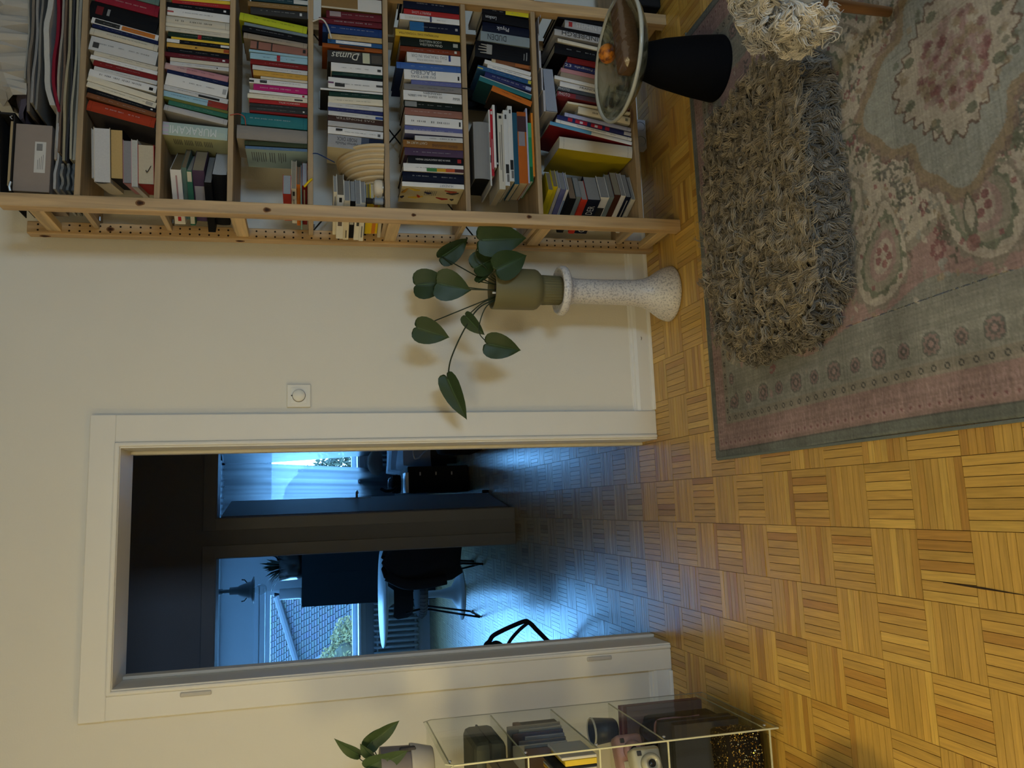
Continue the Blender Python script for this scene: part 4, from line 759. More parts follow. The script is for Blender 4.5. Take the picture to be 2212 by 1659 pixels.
for (a, za), (b, zb) in zip(R_[:-1], R_[1:]): m.box((min(a, b), -.001, min(za, zb) if a == b else za), (max(a, b) + .0015, .2, max(za, zb) + .0018), (.40, .39, .42))
m.build('cover', COVER, t)

for x0, x1, z0, z1, lb in ((1.60, 1.935, .1705, .512, 'wide black panel added as shade behind the lowest shelf books'), (1.66, 1.935, .5635, .775, 'black panel added as shade behind the dictionaries on the seventh shelf')):
    t = thing('shade_panel', lb, 'folder', (x0, -.098, z0)); m = MB(); m.bbox((0, 0, 0), (x1 - x0, .012, z1 - z0), (.006, .006, .007), .002); m.build('folder_cover', COVER, t)  # thin dark panels added in place of the shade behind the books
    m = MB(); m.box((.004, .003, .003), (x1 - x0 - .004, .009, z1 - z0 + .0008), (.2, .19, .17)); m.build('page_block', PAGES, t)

# ---------------------------------------------------------------- ornaments on the fifth shelf
t = thing('ribbed_bowl', 'beige terraced half bowl with stacked ridges on the fifth shelf', 'bowl', (1.355, -.215, 1.1212))
m = MB(); prof = []
N_ = 8
for i in range(N_):
    u = i/N_; r = .158*math.sqrt(max(0, 1 - (u*.86)**2)) * (1 - .12*u); x = -.128*u
    prof += [(r, x), (r + .004, x - .004), (r + .003, x - .010), (r - .004, x - .0135)]
prof += [(.04, -.130), (0, -.130)]
m.lathe(prof, (.50, .39, .235), 40, (0, 0, 0), 0, PI, 'x'); m.lathe([(0, 0), (.158, 0)], (.42, .32, .19), 40, (0, 0, 0), 0, PI, 'x'); o = m.build('ridged_shell', MATTE, t)
t = thing('tin', 'small round cream tin with metal rim before the ribbed bowl', 'tin', (1.206, -.322, 1.1212))
m = MB(); m.lathe([(0, 0), (.031, 0), (.032, .004), (.031, .006)], (.30, .27, .22), 32); m.build('rim', METAL, t, True); m = MB(); m.lathe([(.0315, .006), (.033, .014), (.032, .028), (.026, .034), (0, .035)], (.60, .52, .40), 32); m.build('lid', PAINT, t, True)
t = thing('small_bottle', 'small grey-blue labelled bottle with black cap beside the fifth shelf booklets', 'bottle', (1.1515, -.346, 1.1210))
m = MB(); m.lathe([(0, 0), (.0115, 0), (.0120, .002), (.0120, .036), (.009, .042), (0, .042)], (.03, .03, .035), 24); m.build('glass_body', GLOSSY, t, True)
m = MB(); m.lathe([(.0123, .005), (.0123, .034)], (.22, .25, .30), 24); m.build('paper_label', COVER, t, True)
m = MB(); m.lathe([(.0085, .042), (.0100, .044), (.0105, .062), (.009, .064), (0, .064)], (.012, .012, .014), 20); m.build('cap', MATTE, t, True)
t = thing('framed_photo', 'small black and white framed photo tucked behind the fifth shelf books', 'photo frame', (1.652, -.300, 1.318))
t.location = (1.602, -.18, 1.1212)
m = MB(); m.bbox((-.035, 0, 0), (.035, .008, .222), (.42, .40, .34), .002); m.build('frame', PAINT, t); m = MB(); m.box((-.028, -.001, .008), (.028, .001, .214), (.012, .012, .014)); m.build('print', INK, t)

# ---------------------------------------------------------------- the top shelf: box, folders, papers, bag
ZT = 2.1025
t = thing('archive_box', 'taupe cardboard archive box with white address label on the top shelf', 'box', (1.124, -.336, ZT))
m = MB(); m.bbox((0, 0, .075), (.226, .22, .18), (.25, .205, .175), .002); m.build('box_body', MATTE, t)
m = MB(); m.box((.064, -.0008, .090), (.168, 0, .122), (.52, .50, .47)); m.build('address_label', COVER, t)
m = MB()
for q in range(4): m.quad([(.075, -.0012, .096 + q*.005), (.125 - .006*q, -.0012, .096 + q*.005), (.125 - .006*q, -.0012, .0975 + q*.005), (.075, -.0012, .0975 + q*.005)], (.2, .19, .18))
for q in range(10): m.quad([(.138 + q*.0024, -.0012, .100), (.1394 + q*.0024, -.0012, .100), (.1394 + q*.0024, -.0012, .117), (.138 + q*.0024, -.0012, .117)], (.05, .05, .05))
m.build('label_print', INK, t)
t = thing('ring_binder', 'black ring binder lying on the taupe box, topmost on the shelf', 'binder', (1.118, -.345, ZT + .181))
m = MB(); m.bbox((0, 0, 0), (.262, .24, .004), (.014, .013, .013), .001); m.box((0, .0, .028), (.27, .24, .031), (.014, .013, .013), Matrix.Rotation(-.06, 4, 'Y')); m.box((.255, 0, .0), (.262, .24, .044), (.014, .013, .013)); m.build('binder_cover', MATTE, t)
m = MB(); m.box((.02, .004, .004), (.235, .2, .012), (.36, .27, .15)); m.build('papers', PAGES, t)
m = MB(); m.tube([(.238, -.004, .006), (.245, -.006, .012), (.25, -.004, .006)], .0016, (.5, .5, .5), 6); m.build('clasp', METAL, t)
m = MB(); m.tube([(.0, -.003, .0), (.014, -.004, .003), (.03, -.003, .0)], .004, (.5, .5, .48), 6); m.build('metal_corner', METAL, t)
def sheet(label, name, cat, x0, x1, z, th, col, wav, droop=0., mt=PAGES, y0=-.338, d=.24, seed=1, parts=True):
    """a folded paper lying flat: wavy, a few leaves thick"""
    R = np.random.RandomState(seed); n = 18; t = thing(name, label, cat, (x0, y0, z)); L = x1 - x0; ph = R.uniform(0, 6, 3)
    f = lambda s: wav*(math.sin(ph[0] + 7*s) + .6*math.sin(ph[1] + 15*s) + .3*math.sin(ph[2] + 31*s)) - droop*max(0, .25 - s)**2*16 + wav*2.0
    g = lambda s: .006*math.sin(ph[1] + 9*s)
    m = MB(); V = []
    for i in range(n + 1):
        s = i/n; V += [(s*L, g(s), f(s)), (s*L, g(s), f(s) + th), (s*L, d, f(s) + th), (s*L, d, f(s))]
    F = []
    for i in range(n):
        a, b = i*4, i*4 + 4; F += [(a, b, b+1, a+1), (a+1, b+1, b+2, a+2), (a, a+3, b+3, b)]
    F += [(0, 1, 2, 3), (n*4, n*4+3, n*4+2, n*4+1)]; m.add(V, F, col); m.build('folded_leaves', mt, t)
    m = MB()
    for q in range(max(1, int(th/.004))):
        zz = th*(q + .5)/max(1, int(th/.004))
        for i in range(n): s, s2 = i/n, (i+1)/n; m.quad([(s*L, g(s) - .0006, f(s) + zz), (s2*L, g(s2) - .0006, f(s2) + zz), (s2*L, g(s2) - .0006, f(s2) + zz + .0008), (s*L, g(s) - .0006, f(s) + zz + .0008)], tuple(v*.45 for v in col))
    m.build('leaf_edge', mt, t)
PAP = [(1.235, 1.94, .0005, .008, (.30, .29, .25), .0012, 'pale olive brochure lying lowest on the top shelf'), (1.24, 1.90, .0125, .006, (.36, .33, .25), .0014, 'dog-eared beige magazine, second from the top shelf board'),
 (1.232, 1.93, .0235, .005, (.05, .05, .055), .0012, 'thin black folder between beige papers on the top shelf'), (1.236, 1.86, .0335, .007, (.34, .29, .19), .0014, 'cream sugar-paper folder midway in the top shelf pile'),
 (1.26, 1.93, .0460, .006, (.16, .11, .08), .0012, 'brown paper folder midway in the top shelf pile'), (1.235, 1.80, .0570, .006, (.33, .29, .24), .0012, 'grey-beige envelope above the brown folder on the top shelf'),
 (1.40, 1.94, .0685, .009, (.22, .015, .03), .0020, 'crumpled crimson folder with drooping tip on the top shelf'), (1.42, 1.93, .0870, .016, (.50, .48, .44), .0030, 'crumpled white paper bundle above the crimson folder'),
 (1.40, 1.93, .1180, .006, (.20, .19, .17), .0014, 'grey magazine bundle lying above the crumpled white paper'), (1.42, 1.94, .1300, .007, (.26, .25, .24), .0014, 'pale grey magazine below the top of the pile'),
 (1.395, 1.80, .1430, .008, (.19, .16, .13), .0014, 'tan magazine lying high in the pile'), (1.50, 1.94, .1570, .004, (.33, .32, .28), .0012, 'thin pale booklet lying topmost of the pile')]
for i, (x0, x1, z, th, c, wv, lb) in enumerate(PAP): sheet(lb, 'magazine' if 'mag' in lb else 'paper_folder', 'papers', x0, x1, ZT + z, th, c, wv, .02 if 'crimson' in lb else 0, seed=i + 3)
for i, (z, c, lb) in enumerate(((.001, (.10, .11, .12), 'dark grey plastic sleeve lying lowest under the taupe box'), (.016, (.14, .15, .15), 'curled grey folder lying under the taupe box'), (.034, (.20, .20, .19), 'bent grey-green magazine under the taupe box'), (.052, (.36, .36, .36), 'clear plastic sleeve of papers directly under the taupe box'))):
    sheet(lb, 'document_sleeve', 'papers', 1.135, 1.225 if i < 3 else 1.36, ZT + z, .007, c, .0013, .0, COVER, seed=40 + i)
t = thing('cloth_bag', 'dark mauve cloth bag stuffed beside the black ring binder', 'bag', (1.45, -.24, ZT + .165))
m = MB(); 
for i in range(10):
    for j in range(8):
        def bp(i, j): u, v = i/10, j/8; return (-.08 + .18*u, -.06 + .16*v, .05*math.sin(PI*u)**.6*math.sin(PI*v)**.5 + .008*math.sin(9*u + 4*v))
        m.quad([bp(i, j), bp(i+1, j), bp(i+1, j+1), bp(i, j+1)], (.12, .10, .125))
m.quad([bp(0, 0), bp(10, 0), bp(10, 8), bp(0, 8)], (.1, .08, .1)); m.build('bag_body', FABRIC, t, True)
t = thing('plastic_bag', 'crumpled translucent white plastic bag on top of the bookcase papers', 'bag', (1.72, -.22, ZT + .162))
m = MB(); NU, NV = 26, 12; R = np.random.RandomState(5); off = R.normal(0, .011, (NU + 1, NV + 1))
for i in range(NU):
    for j in range(NV):
        def bq(i, j): u, v = i/NU, j/NV; return (-.26 + .48*u, -.10 + .2*v + off[i, j], (.19*math.sin(PI*min(1, u*.9 + .1))**.7*math.sin(PI*v)**.5) + off[i, j]*math.sin(PI*v))
        m.quad([bq(i, j), bq(i+1, j), bq(i+1, j+1), bq(i, j+1)], (.42, .39, .34))
m.build('bag_film', GLOSSY, t)

# little ties and cords on the boards
def cord(label, pts, r, col, name='cord'):
    m = MB(); m.tube(smoothpath(pts, 6), r, col, 6); return tag(m.build(name, FABRIC, None, True), label, 'cord')
cord('white ribbon tied round the fifth shelf board edge', [(1.80, -.356, 1.365), (1.81, -.362, 1.335), (1.79, -.358, 1.315), (1.74, -.36, 1.30)], .003, (.5, .48, .44), 'ribbon')
cord('thin blue cord hanging between the fourth and fifth shelves', [(1.305, -.35, 1.378), (1.31, -.352, 1.35), (1.295, -.345, 1.31), (1.29, -.335, 1.29)], .0018, (.02, .04, .12))
cord('yellow tag looped over the fourth shelf board', [(1.185, -.356, 1.392), (1.20, -.358, 1.380), (1.215, -.358, 1.366)], .004, (.6, .42, .02), 'yellow_tag')
cord('black band round the seventh shelf board', [(1.60, -.3545, .835), (1.60, -.3555, .812), (1.60, -.35, .806)], .002, (.012, .012, .012), 'band')
cord('red string dangling from the third shelf board', [(1.425, -.355, 1.635), (1.43, -.357, 1.61), (1.425, -.35, 1.59), (1.40, -.34, 1.585)], .0016, (.35, .08, .06), 'string')

# power strip and a black box near the floor
t = thing('power_strip', 'white power strip with round sockets on the floor under the bookcase', 'power strip', (1.61, -.105, 0))
m = MB(); m.bbox((-.065, 0, .0), (.065, .04, .052), (.42, .44, .50), .006); m.build('strip_body', PAINT, t)
for x in (-.032, .032):
    mm = MB(); mm.lathe([(.020, -.0012), (.0185, .001), (.0185, .014), (0, .014)], (.05, .055, .07), 24); mm.v = [(a + x, c - .0005, b + .026) for a, b, c in mm.v]; mm.build('socket', PAINT, t)
t = thing('black_case', 'black case on the floor in the next bookcase bay', 'case', (2.18, -.22, 0))
m = MB(); m.bbox((-.13, -.10, 0), (.14, .12, .145), (.012, .012, .013), .008); m.build('case_body', MATTE, t); m = MB(); m.bbox((-.03, -.112, .08), (.04, -.10, .095), (.02, .02, .02), .003); m.build('handle', MATTE, t)

# ---------------------------------------------------------------- plinth and potted plant
t = thing('plinth', 'white speckled ceramic column stand with flared foot beside the bookcase', 'plinth', (.885, -.225, 0))
def speckle():
    m, nt, b, N, L = mat('speckled_glaze'); tc = N.new('ShaderNodeTexCoord')
    n = N.new('ShaderNodeTexNoise'); n.inputs['Scale'].default_value = 150; n.inputs['Detail'].default_value = 3
    r = N.new('ShaderNodeMapRange'); r.inputs['From Min'].default_value = .50; r.inputs['From Max'].default_value = .62
    mx = N.new('ShaderNodeMix'); mx.data_type = 'RGBA'; mx.inputs['A'].default_value = (.66, .63, .60, 1); mx.inputs['B'].default_value = (.38, .37, .38, 1)
    L.new(tc.outputs['Object'], n.inputs['Vector']); L.new(n.outputs['Fac'], r.inputs['Value']); L.new(r.outputs['Result'], mx.inputs['Factor']); L.new(mx.outputs['Result'], b.inputs['Base Color'])
    b.inputs['Roughness'].default_value = .35; return m
GLAZE = speckle()
m = MB(); m.lathe([(0, .0), (.104, .0), (.109, .004), (.108, .012), (.100, .035), (.085, .06), (.068, .085), (.056, .115), (.050, .16), (.048, .25), (.047, .34), (.048, .395), (.053, .412), (.060, .422), (.066, .430)], (1, 1, 1), 48); m.build('column', GLAZE, t, True)
m = MB(); m.lathe([(.066, .428), (.088, .432), (.094, .440), (.094, .452), (.089, .462), (.082, .464), (.079, .456), (.060, .452), (0, .451)], (1, 1, 1), 48); m.build('rim', GLAZE, t, True)
PX, PY, PZ = .885, -.225, .4525
t = thing('potted_plant', 'large-leaved green plant in an olive ribbed pot on the speckled column', 'plant', (0, 0, 0))
POTC = (.145, .130, .062)
m = MB(); NR = 120; pts = []
for r, z, rib in ((.050, .000, 1), (.053, .003, 1), (.0555, .07, 1), (.0555, .078, 0), (.060, .082, 0), (.0725, .094, 0), (.0765, .104, 0), (.077, .120, 0), (.077, .262, 0), (.076, .265, 0), (.071, .265, 0), (.070, .255, 0), (.069, .235, 0)):
    ring = []
    for i in range(NR):
        w = 2*PI*i/NR; rr = r + (.0013*math.cos(w*30) if rib else 0); ring.append((PX + rr*math.cos(w), PY + rr*math.sin(w), PZ + z))
    pts.append(ring)
V = [p for rg in pts for p in rg]; m.add(V, [(j*NR + i, j*NR + (i+1) % NR, (j+1)*NR + (i+1) % NR, (j+1)*NR + i) for j in range(len(pts)-1) for i in range(NR)], POTC); m.add(pts[0], [tuple(range(NR))[::-1]], POTC)
m.build('pot', colmat('matte_pot', .55, .3), t, True)
m = MB(); m.lathe([(0, .244), (.04, .246), (.0695, .240)], (.03, .02, .012), 24, (PX, PY, PZ)); m.build('soil', MATTE, t)
m = MB(); m.lathe([(0, .20), (.004, .20), (.004, .275), (0, .276)], (.55, .53, .48), 10, (PX - .03, PY - .05, PZ)); m.build('plant_tag', PAINT, t)
LEAFM = colmat('leaf', .42, .28, noise=.12, nscale=30)
HALF = [(-.06, .0), (-.11, .12), (-.13, .24), (-.09, .36), (.02, .45), (.16, .49), (.32, .475), (.48, .42), (.64, .325), (.78, .21), (.89, .10), (.955, .035), (1., .0)]
def leaf(parent, base, tip, width, nrm, fold=.25, curl=.10, col=(.024, .046, .012)):
    B, T = Vector(base), Vector(tip); u = (T - B); L = u.length; u.normalize(); nrm = Vector(nrm); n = (nrm - u*nrm.dot(u)).normalized(); v = u.cross(n)
    m = MB(); rows = 5; V = []
    for s, hw in HALF:
        for k in range(-rows, rows + 1):
            q = k/rows; w = hw*q*width/.49*.5
            ss = max(s, -.0) if abs(q) < .12 and s < 0 else s
            if s < .0 and abs(q) < .35: ss = s*abs(q)/.35
            h = abs(w)*fold - curl*L*max(0, ss)**2 + .012*L*math.sin(ss*9 + q*2)*abs(q)
            V.append(B + u*(ss*L) + v*w + n*h)
    W_ = 2*rows + 1; F = [(i*W_ + k, i*W_ + k + 1, (i+1)*W_ + k + 1, (i+1)*W_ + k) for i in range(len(HALF)-1) for k in range(W_ - 1)]
    m.add(V, F, col)
    o = m.build('leaf', LEAFM, parent, True)
    q = MB(); q.tube([B + u*(s*L) + n*(-curl*L*max(0, s)**2 + .0008) for s in (0, .3, .6, .9)], [.0016, .0012, .0008, .0003], (.07, .12, .04), 5); q.build('midrib', LEAFM, o)
    return B
def stem(parent, pts, r=.0022): m = MB(); m.tube(smoothpath(pts, 7), r, (.020, .030, .010), 6); m.build('stem', LEAFM, parent, True)
C0 = (PX, PY, PZ + .25); cv = lambda dx, dy=0, dz=0: (PX + dx, PY + dy, PZ + .262 + dz)
CAMV = Vector((-.25, -1, .28))
leaf(t, (1.045, -.30, .765), (1.055, -.315, .598), .125, (-.35, -1, .35)); stem(t, [cv(.03, -.01, -.02), cv(.075, -.03, .035), (1.0, -.27, .785), (1.045, -.30, .765)])
leaf(t, (1.018, -.17, .895), (1.085, -.19, .790), .085, (-.9, -.55, .5), .5); stem(t, [cv(.01, 0, -.02), cv(.045, .01, .05), (.975, -.19, .83), (1.018, -.17, .895)])
leaf(t, (.960, -.235, .778), (1.01, -.26, .685), .105, (-.2, -.8, .8)); stem(t, [cv(.02, 0, -.02), cv(.05, 0, .03), (.960, -.235, .778)])
leaf(t, (.930, -.325, .716), (.985, -.335, .606), .110, (-.3, -1, .4)); stem(t, [cv(.02, -.03, -.02), cv(.03, -.06, .02), (.930, -.325, .716)])
leaf(t, (.908, -.16, .985), (.915, -.19, .865), .115, (-.1, -1, .3)); stem(t, [cv(-.005, 0, -.02), cv(0, .02, .08), (.900, -.17, .90), (.908, -.16, .985)])
leaf(t, (.893, -.24, .918), (.866, -.26, .803), .118, (-.2, -1, .35)); stem(t, [cv(-.01, -.01, -.02), cv(-.005, -.01, .06), (.893, -.24, .918)])
leaf(t, (.732, -.22, .995), (.692, -.24, .885), .100, (-.35, -1, .4)); stem(t, [cv(-.025, 0, -.02), cv(-.05, 0, .04), (.775, -.21, .90), (.732, -.22, .995)])
leaf(t, (.782, -.20, .812), (.708, -.215, .752), .062, (-.3, -.8, .8), .3); stem(t, [cv(-.03, 0, -.02), cv(-.055, .005, .04), (.782, -.20, .812)])
leaf(t, (.672, -.24, .742), (.645, -.255, .622), .098, (-.3, -1, .35)); stem(t, [cv(-.04, -.02, -.02), cv(-.08, -.02, .035), (.72, -.24, .775), (.672, -.24, .742)])
leaf(t, (.556, -.155, .880), (.400, -.17, .820), .080, (-.2, -.9, .5), .35); stem(t, [cv(-.035, .01, -.02), cv(-.07, .02, .05), (.735, -.19, .82), (.63, -.17, .868), (.556, -.155, .880)], .0028)
leaf(t, (.905, -.245, .77), (.95, -.25, .72), .06, (.2, -.5, .9)); stem(t, [cv(.01, -.01, -.02), (.905, -.245, .77)])

# ---------------------------------------------------------------- rug
RX0_, RX1_, RY1, RY0 = .22, 1.82, -.51, -2.87
def rug():
    st = .0040; xs = np.arange(RX0_, RX1_ + st, st); ys = np.arange(RY0, RY1 + st, st); X, Y = np.meshgrid(xs, ys); R = np.random.RandomState(3)
    def vnoise(scale, seed):
        r = np.random.RandomState(seed); g = r.rand(int(3/scale) + 4, int(3/scale) + 4); fx = (X - RX0_)/scale; fy = (Y - RY0)/scale; ix = fx.astype(int); iy = fy.astype(int); ax = fx - ix; ay = fy - iy; ax = ax*ax*(3-2*ax); ay = ay*ay*(3-2*ay)
        return (g[iy, ix]*(1-ax) + g[iy, ix+1]*ax)*(1-ay) + (g[iy+1, ix]*(1-ax) + g[iy+1, ix+1]*ax)*ay
    teal = np.array((.150, .165, .150)); pink = np.array((.330, .205, .190)); beige = np.array((.285, .250, .200)); cream = np.array((.430, .370, .300)); grey = np.array((.235, .232, .200)); blue = np.array((.285, .295, .270))
    red = np.array((.260, .085, .095)); green = np.array((.120, .140, .095)); dark = np.array((.105, .110, .100)); rose = np.array((.350, .220, .215)); ochre = np.array((.300, .225, .135)); brown = np.array((.180, .120, .095))
    cxm, cym = (RX0_ + RX1_)/2, (RY0 + RY1)/2
    dx = np.minimum(X - RX0_, RX1_ - X); dy = np.minimum(Y - RY0, RY1 - Y)*1.35; e = np.minimum(dx, dy)
    lx = np.where(dx < dy, Y, X)                                   # coordinate running along the border
    C = np.zeros(X.shape + (3,)); C[:] = grey
    def paint(mask, col, a=1.): 
        k = (mask*a)[..., None] if mask.dtype != bool else (mask.astype(float)*a)[..., None]
        C[:] = C*(1-k) + np.asarray(col)*k
    # fields from the edge inwards
    wob = .035*np.sin(lx*7.0) + .012*np.sin(lx*19)
    paint(e > .30 + wob, pink); paint(e > .44 + .03*np.sin(lx*11 + 1), cream)
    paint((np.abs(e - (.44 + .03*np.sin(lx*11 + 1))) < .012), beige)
    # scattered sprays: leaves, petals, berries
    def dots(n, cols, r0, r1, emin, emax, seed, stretch=1.):
        r = np.random.RandomState(seed)
        for _ in range(n):
            px, py = r.uniform(RX0_, RX1_), r.uniform(RY0, RY1); ee = min(min(px - RX0_, RX1_ - px), min(py - RY0, RY1 - py)*1.35)
            if not emin < ee < emax: continue
            rr = r.uniform(r0, r1); i0, i1 = max(0, int((px - rr*2.2 - RX0_)/st)), int((px + rr*2.2 - RX0_)/st) + 2; j0, j1 = max(0, int((py - rr*2.2 - RY0)/st)), int((py + rr*2.2 - RY0)/st) + 2
            a = r.uniform(0, PI); sx, sy = X[j0:j1, i0:i1] - px, Y[j0:j1, i0:i1] - py; u = sx*math.cos(a) + sy*math.sin(a); v = -sx*math.sin(a) + sy*math.cos(a)
            k = ((u/stretch)**2 + (v*stretch)**2 < rr*rr)[..., None]*.8; C[j0:j1, i0:i1] = C[j0:j1, i0:i1]*(1-k) + np.asarray(cols[r.randint(len(cols))])*k
    dots(3600, [green, dark, ochre], .004, .008, .42, 2, 1, 1.5); dots(2200, [red, rose, red], .0035, .0075, .42, 2, 2, 1.15); dots(1500, [blue, ochre, cream*1.1], .005, .011, .30, 2, 4, 1.4); dots(90, [red, rose, green], .008, .016, .17, .42, 5, 1.3); dots(700, [grey*1.12, beige], .004, .009, .16, .40, 6, 1.6)
    def sprig(px, py, a, L, n, col, bend):
        for k in range(n):
            q = k/n; ax = px + math.cos(a + bend*q)*L*q; ay = py + math.sin(a + bend*q)*L*q
            for sd in (-1, 1):
                b = a + bend*q + sd*.9; cx, cy = ax + math.cos(b)*.010, ay + math.sin(b)*.010; i0, i1 = max(0, int((cx - .02 - RX0_)/st)), int((cx + .02 - RX0_)/st) + 2; j0, j1 = max(0, int((cy - .02 - RY0)/st)), int((cy + .02 - RY0)/st) + 2
                u = (X[j0:j1, i0:i1] - cx)*math.cos(b) + (Y[j0:j1, i0:i1] - cy)*math.sin(b); v = -(X[j0:j1, i0:i1] - cx)*math.sin(b) + (Y[j0:j1, i0:i1] - cy)*math.cos(b)
                kk = ((u/.0105)**2 + (v/.0042)**2 < 1)[..., None]*.75; C[j0:j1, i0:i1] = C[j0:j1, i0:i1]*(1-kk) + np.asarray(col)*kk
    def rose_at(px, py, r, col):
        for k in range(7):
            a = 2*PI*k/7; cx, cy = px + math.cos(a)*r, py + math.sin(a)*r; i0, i1 = max(0, int((cx - r - RX0_)/st)), int((cx + r - RX0_)/st) + 2; j0, j1 = max(0, int((cy - r - RY0)/st)), int((cy + r - RY0)/st) + 2
            kk = ((X[j0:j1, i0:i1] - cx)**2 + (Y[j0:j1, i0:i1] - cy)**2 < (r*.42)**2)[..., None]*.8; C[j0:j1, i0:i1] = C[j0:j1, i0:i1]*(1-kk) + np.asarray(col)*kk
    rq = np.random.RandomState(31)
    for _ in range(300):
        px, py = rq.uniform(RX0_ + .40, RX1_ - .40), rq.uniform(RY0 + .3, RY1 - .3); sprig(px, py, rq.uniform(0, 6.3), rq.uniform(.05, .10), rq.randint(4, 8), [green, green*.8, dark][rq.randint(3)], rq.uniform(-1.5, 1.5))
    for _ in range(170): rose_at(rq.uniform(RX0_ + .40, RX1_ - .40), rq.uniform(RY0 + .3, RY1 - .3), rq.uniform(.010, .018), [red, rose, red*.8, blue*.8, brown][rq.randint(5)])
    # paisleys: bent drops with rings and red hearts
    def paisley(px, py, s, a, fl=1):
        u = ((X - px)*math.cos(a) + (Y - py)*math.sin(a))/s; v = (-(X - px)*math.sin(a) + (Y - py)*math.cos(a))*fl/s
        v = v - .35*np.clip(u, 0, 2)**2; w = np.clip(1 - .42*np.clip(u, 0, 3), .06, 1); d = np.sqrt((u*.72)**2 + (v/w)**2)
        th = np.arctan2(v/w, u)
        for lim, col in ((1.0 + .05*np.sin(th*16), beige*.9), (.9, cream*1.06), (.74 + .04*np.sin(th*14), green*1.2), (.64, beige*1.1), (.46, rose), (.32, cream)): paint(d < lim, col, .85)
        for k in range(10): 
            q = 2*PI*k/10; paint(((u - .82*math.cos(q))**2 + (v - .82*math.sin(q)*w)**2) < .0045, red if k % 2 else green, .8)
        for k in range(5):
            q = 2*PI*k/5; paint(((u - .2*math.cos(q))**2 + (v - .2*math.sin(q))**2) < .010, red, .85)
    for sx in (-1, 1):
        for k, (ex, py, s, a) in enumerate(((.46, -1.72, .105, .5), (.44, -1.42, .10, -.6), (.60, -1.25, .095, 1.9), (.47, -1.08, .09, .2), (.62, -.92, .085, 2.6), (.66, -1.10, .07, .9), (.45, -2.02, .10, .4), (.62, -2.2, .09, 1.2), (.46, -2.35, .09, 0))):
            paisley(cxm - sx*(.8 - ex), py, s, a if sx > 0 else PI - a, sx)
    # medallion: scalloped cream field in a pale blue ogee, pink bouquet inside
    for (mx, my, k) in ((cxm, cym, .84), ):
        rx, ry = X - mx, Y - my; r = np.hypot(rx, ry)/k; th = np.arctan2(ry, rx)
        ogee = .285 + .05*np.cos(4*th) + .012*np.cos(12*th)
        paint(r < ogee + .045 + .007*np.sin(th*34), brown*1.3, .8); paint(r < ogee + .030 + .005*np.sin(th*50 + 1), ochre, .8); paint(r < ogee, blue)
        sc = .195 + .016*np.cos(4*th); paint(r < sc + .012*np.sin(th*26), brown); paint(r < sc - .010 + .012*np.sin(th*26), cream*.97)
        rr = np.random.RandomState(9)
        for _ in range(200):
            q, s = rr.uniform(0, 2*PI), .105*math.sqrt(rr.rand()); paint((rx - s*math.cos(q))**2 + (ry - s*math.sin(q))**2 < rr.uniform(.006, .013)**2, [red, rose, red*.8, rose*1.1, ochre][rr.randint(5)], .65)
        for q in range(8): paint((rx - .135*math.cos(q*PI/4 + .3))**2*1.6 + (ry - .135*math.sin(q*PI/4 + .3))**2 < .016**2, green, .8)
        for q in range(30): a = rr.uniform(0, 2*PI); s = rr.uniform(.13, .18); paint((rx - s*math.cos(a))**2 + (ry - s*math.sin(a))**2 < .009**2, ochre if q % 2 else green, .6)
        for q in range(4):
            a = q*PI/2; ux, uy = math.cos(a), math.sin(a); u = rx*ux + ry*uy; v = -rx*uy + ry*ux
            paint((np.abs(v) < .020*(1 - ((u - .36)/.06)**2)), green, .8); paint((np.abs(v) < .013*(1 - ((u - .35)/.04)**2)), cream, .8); paint(np.hypot(u - .415, v) < .018, red, .7)
    # border: rosettes, star line, drops on pink, plain edge
    per = .088; ph = (lx/per) % 1 - .5; idx = np.floor(lx/per)
    big = np.where(idx % 2 == 0, .030, .022); q = np.hypot(ph*per, e - .190); thr = np.arctan2(e - .19, ph*per)
    for f, col in ((1.25 + .12*np.sin(thr*12), grey*1.15), (1.0, dark*1.15), (.78 + .1*np.sin(thr*9), rose*.8), (.5, dark), (.28, rose)): paint((q < big*f) & (e > .14) & (e < .27), col, .85)
    paint((e > .118) & (e < .150), beige*.93); ps = .040; p2 = (lx/ps) % 1 - .5; q2 = np.hypot(p2*ps, e - .134); t2 = np.arctan2(e - .134, p2*ps); paint(q2 < .011*(.7 + .35*np.cos(t2*6)), dark*.75)
    paint(q2 < .003, beige)
    paint(e < .118, pink*.93); pd = .030; p3 = (lx/pd) % 1 - .5; z = (e - .05)/.05
    drop = np.abs(p3) - .34*np.clip(1 - (z - .1), 0, 1)**.7*(z < 1)*(z > -.3); rim = (np.abs(np.hypot(p3*pd, (e - .056)) - .0085) < .0026) | ((np.abs(np.abs(p3)*pd - .0085*np.clip(1 - (e - .056)/.05, 0, 1)) < .0018) & (e > .056) & (e < .106))
    paint(rim & (e > .036), rose*1.12, .75); paint((np.hypot(p3*pd, e - .055) < .004), red*.8, .8); paint((np.hypot((np.abs(p3) - .5)*pd, e - .088) < .006), rose*1.05, .5)
    paint(e < .034, teal); paint((e < .034) & (e > .030), dark)
    # worn weave
    C[:] *= (.80 + .40*vnoise(.11, 21))[..., None]; C[:] *= (.90 + .2*vnoise(.02, 22))[..., None]
    C[:] *= (1 + .07*R.normal(0, 1, X.shape[1])[None, :, None]*.7) ; C[:] *= (1 + R.normal(0, .07, X.shape))[..., None]; C[:] *= (1 + .05*R.normal(0, 1, X.shape[0]))[:, None, None]
    G_ = C.mean(2, keepdims=True); C[:] = np.clip((C*.72 + G_*.28)*.86, .02, .9)
    ny, nx = X.shape; Z = .0045 + R.normal(0, .00035, X.shape) + .0012*vnoise(.3, 8); Z[0] = Z[-1] = .001; Z[:, 0] = Z[:, -1] = .001
    XX = X + .006*np.sin(Y*3.1)*(e < .3); V = np.stack([XX, Y, Z], -1).reshape(-1, 3)
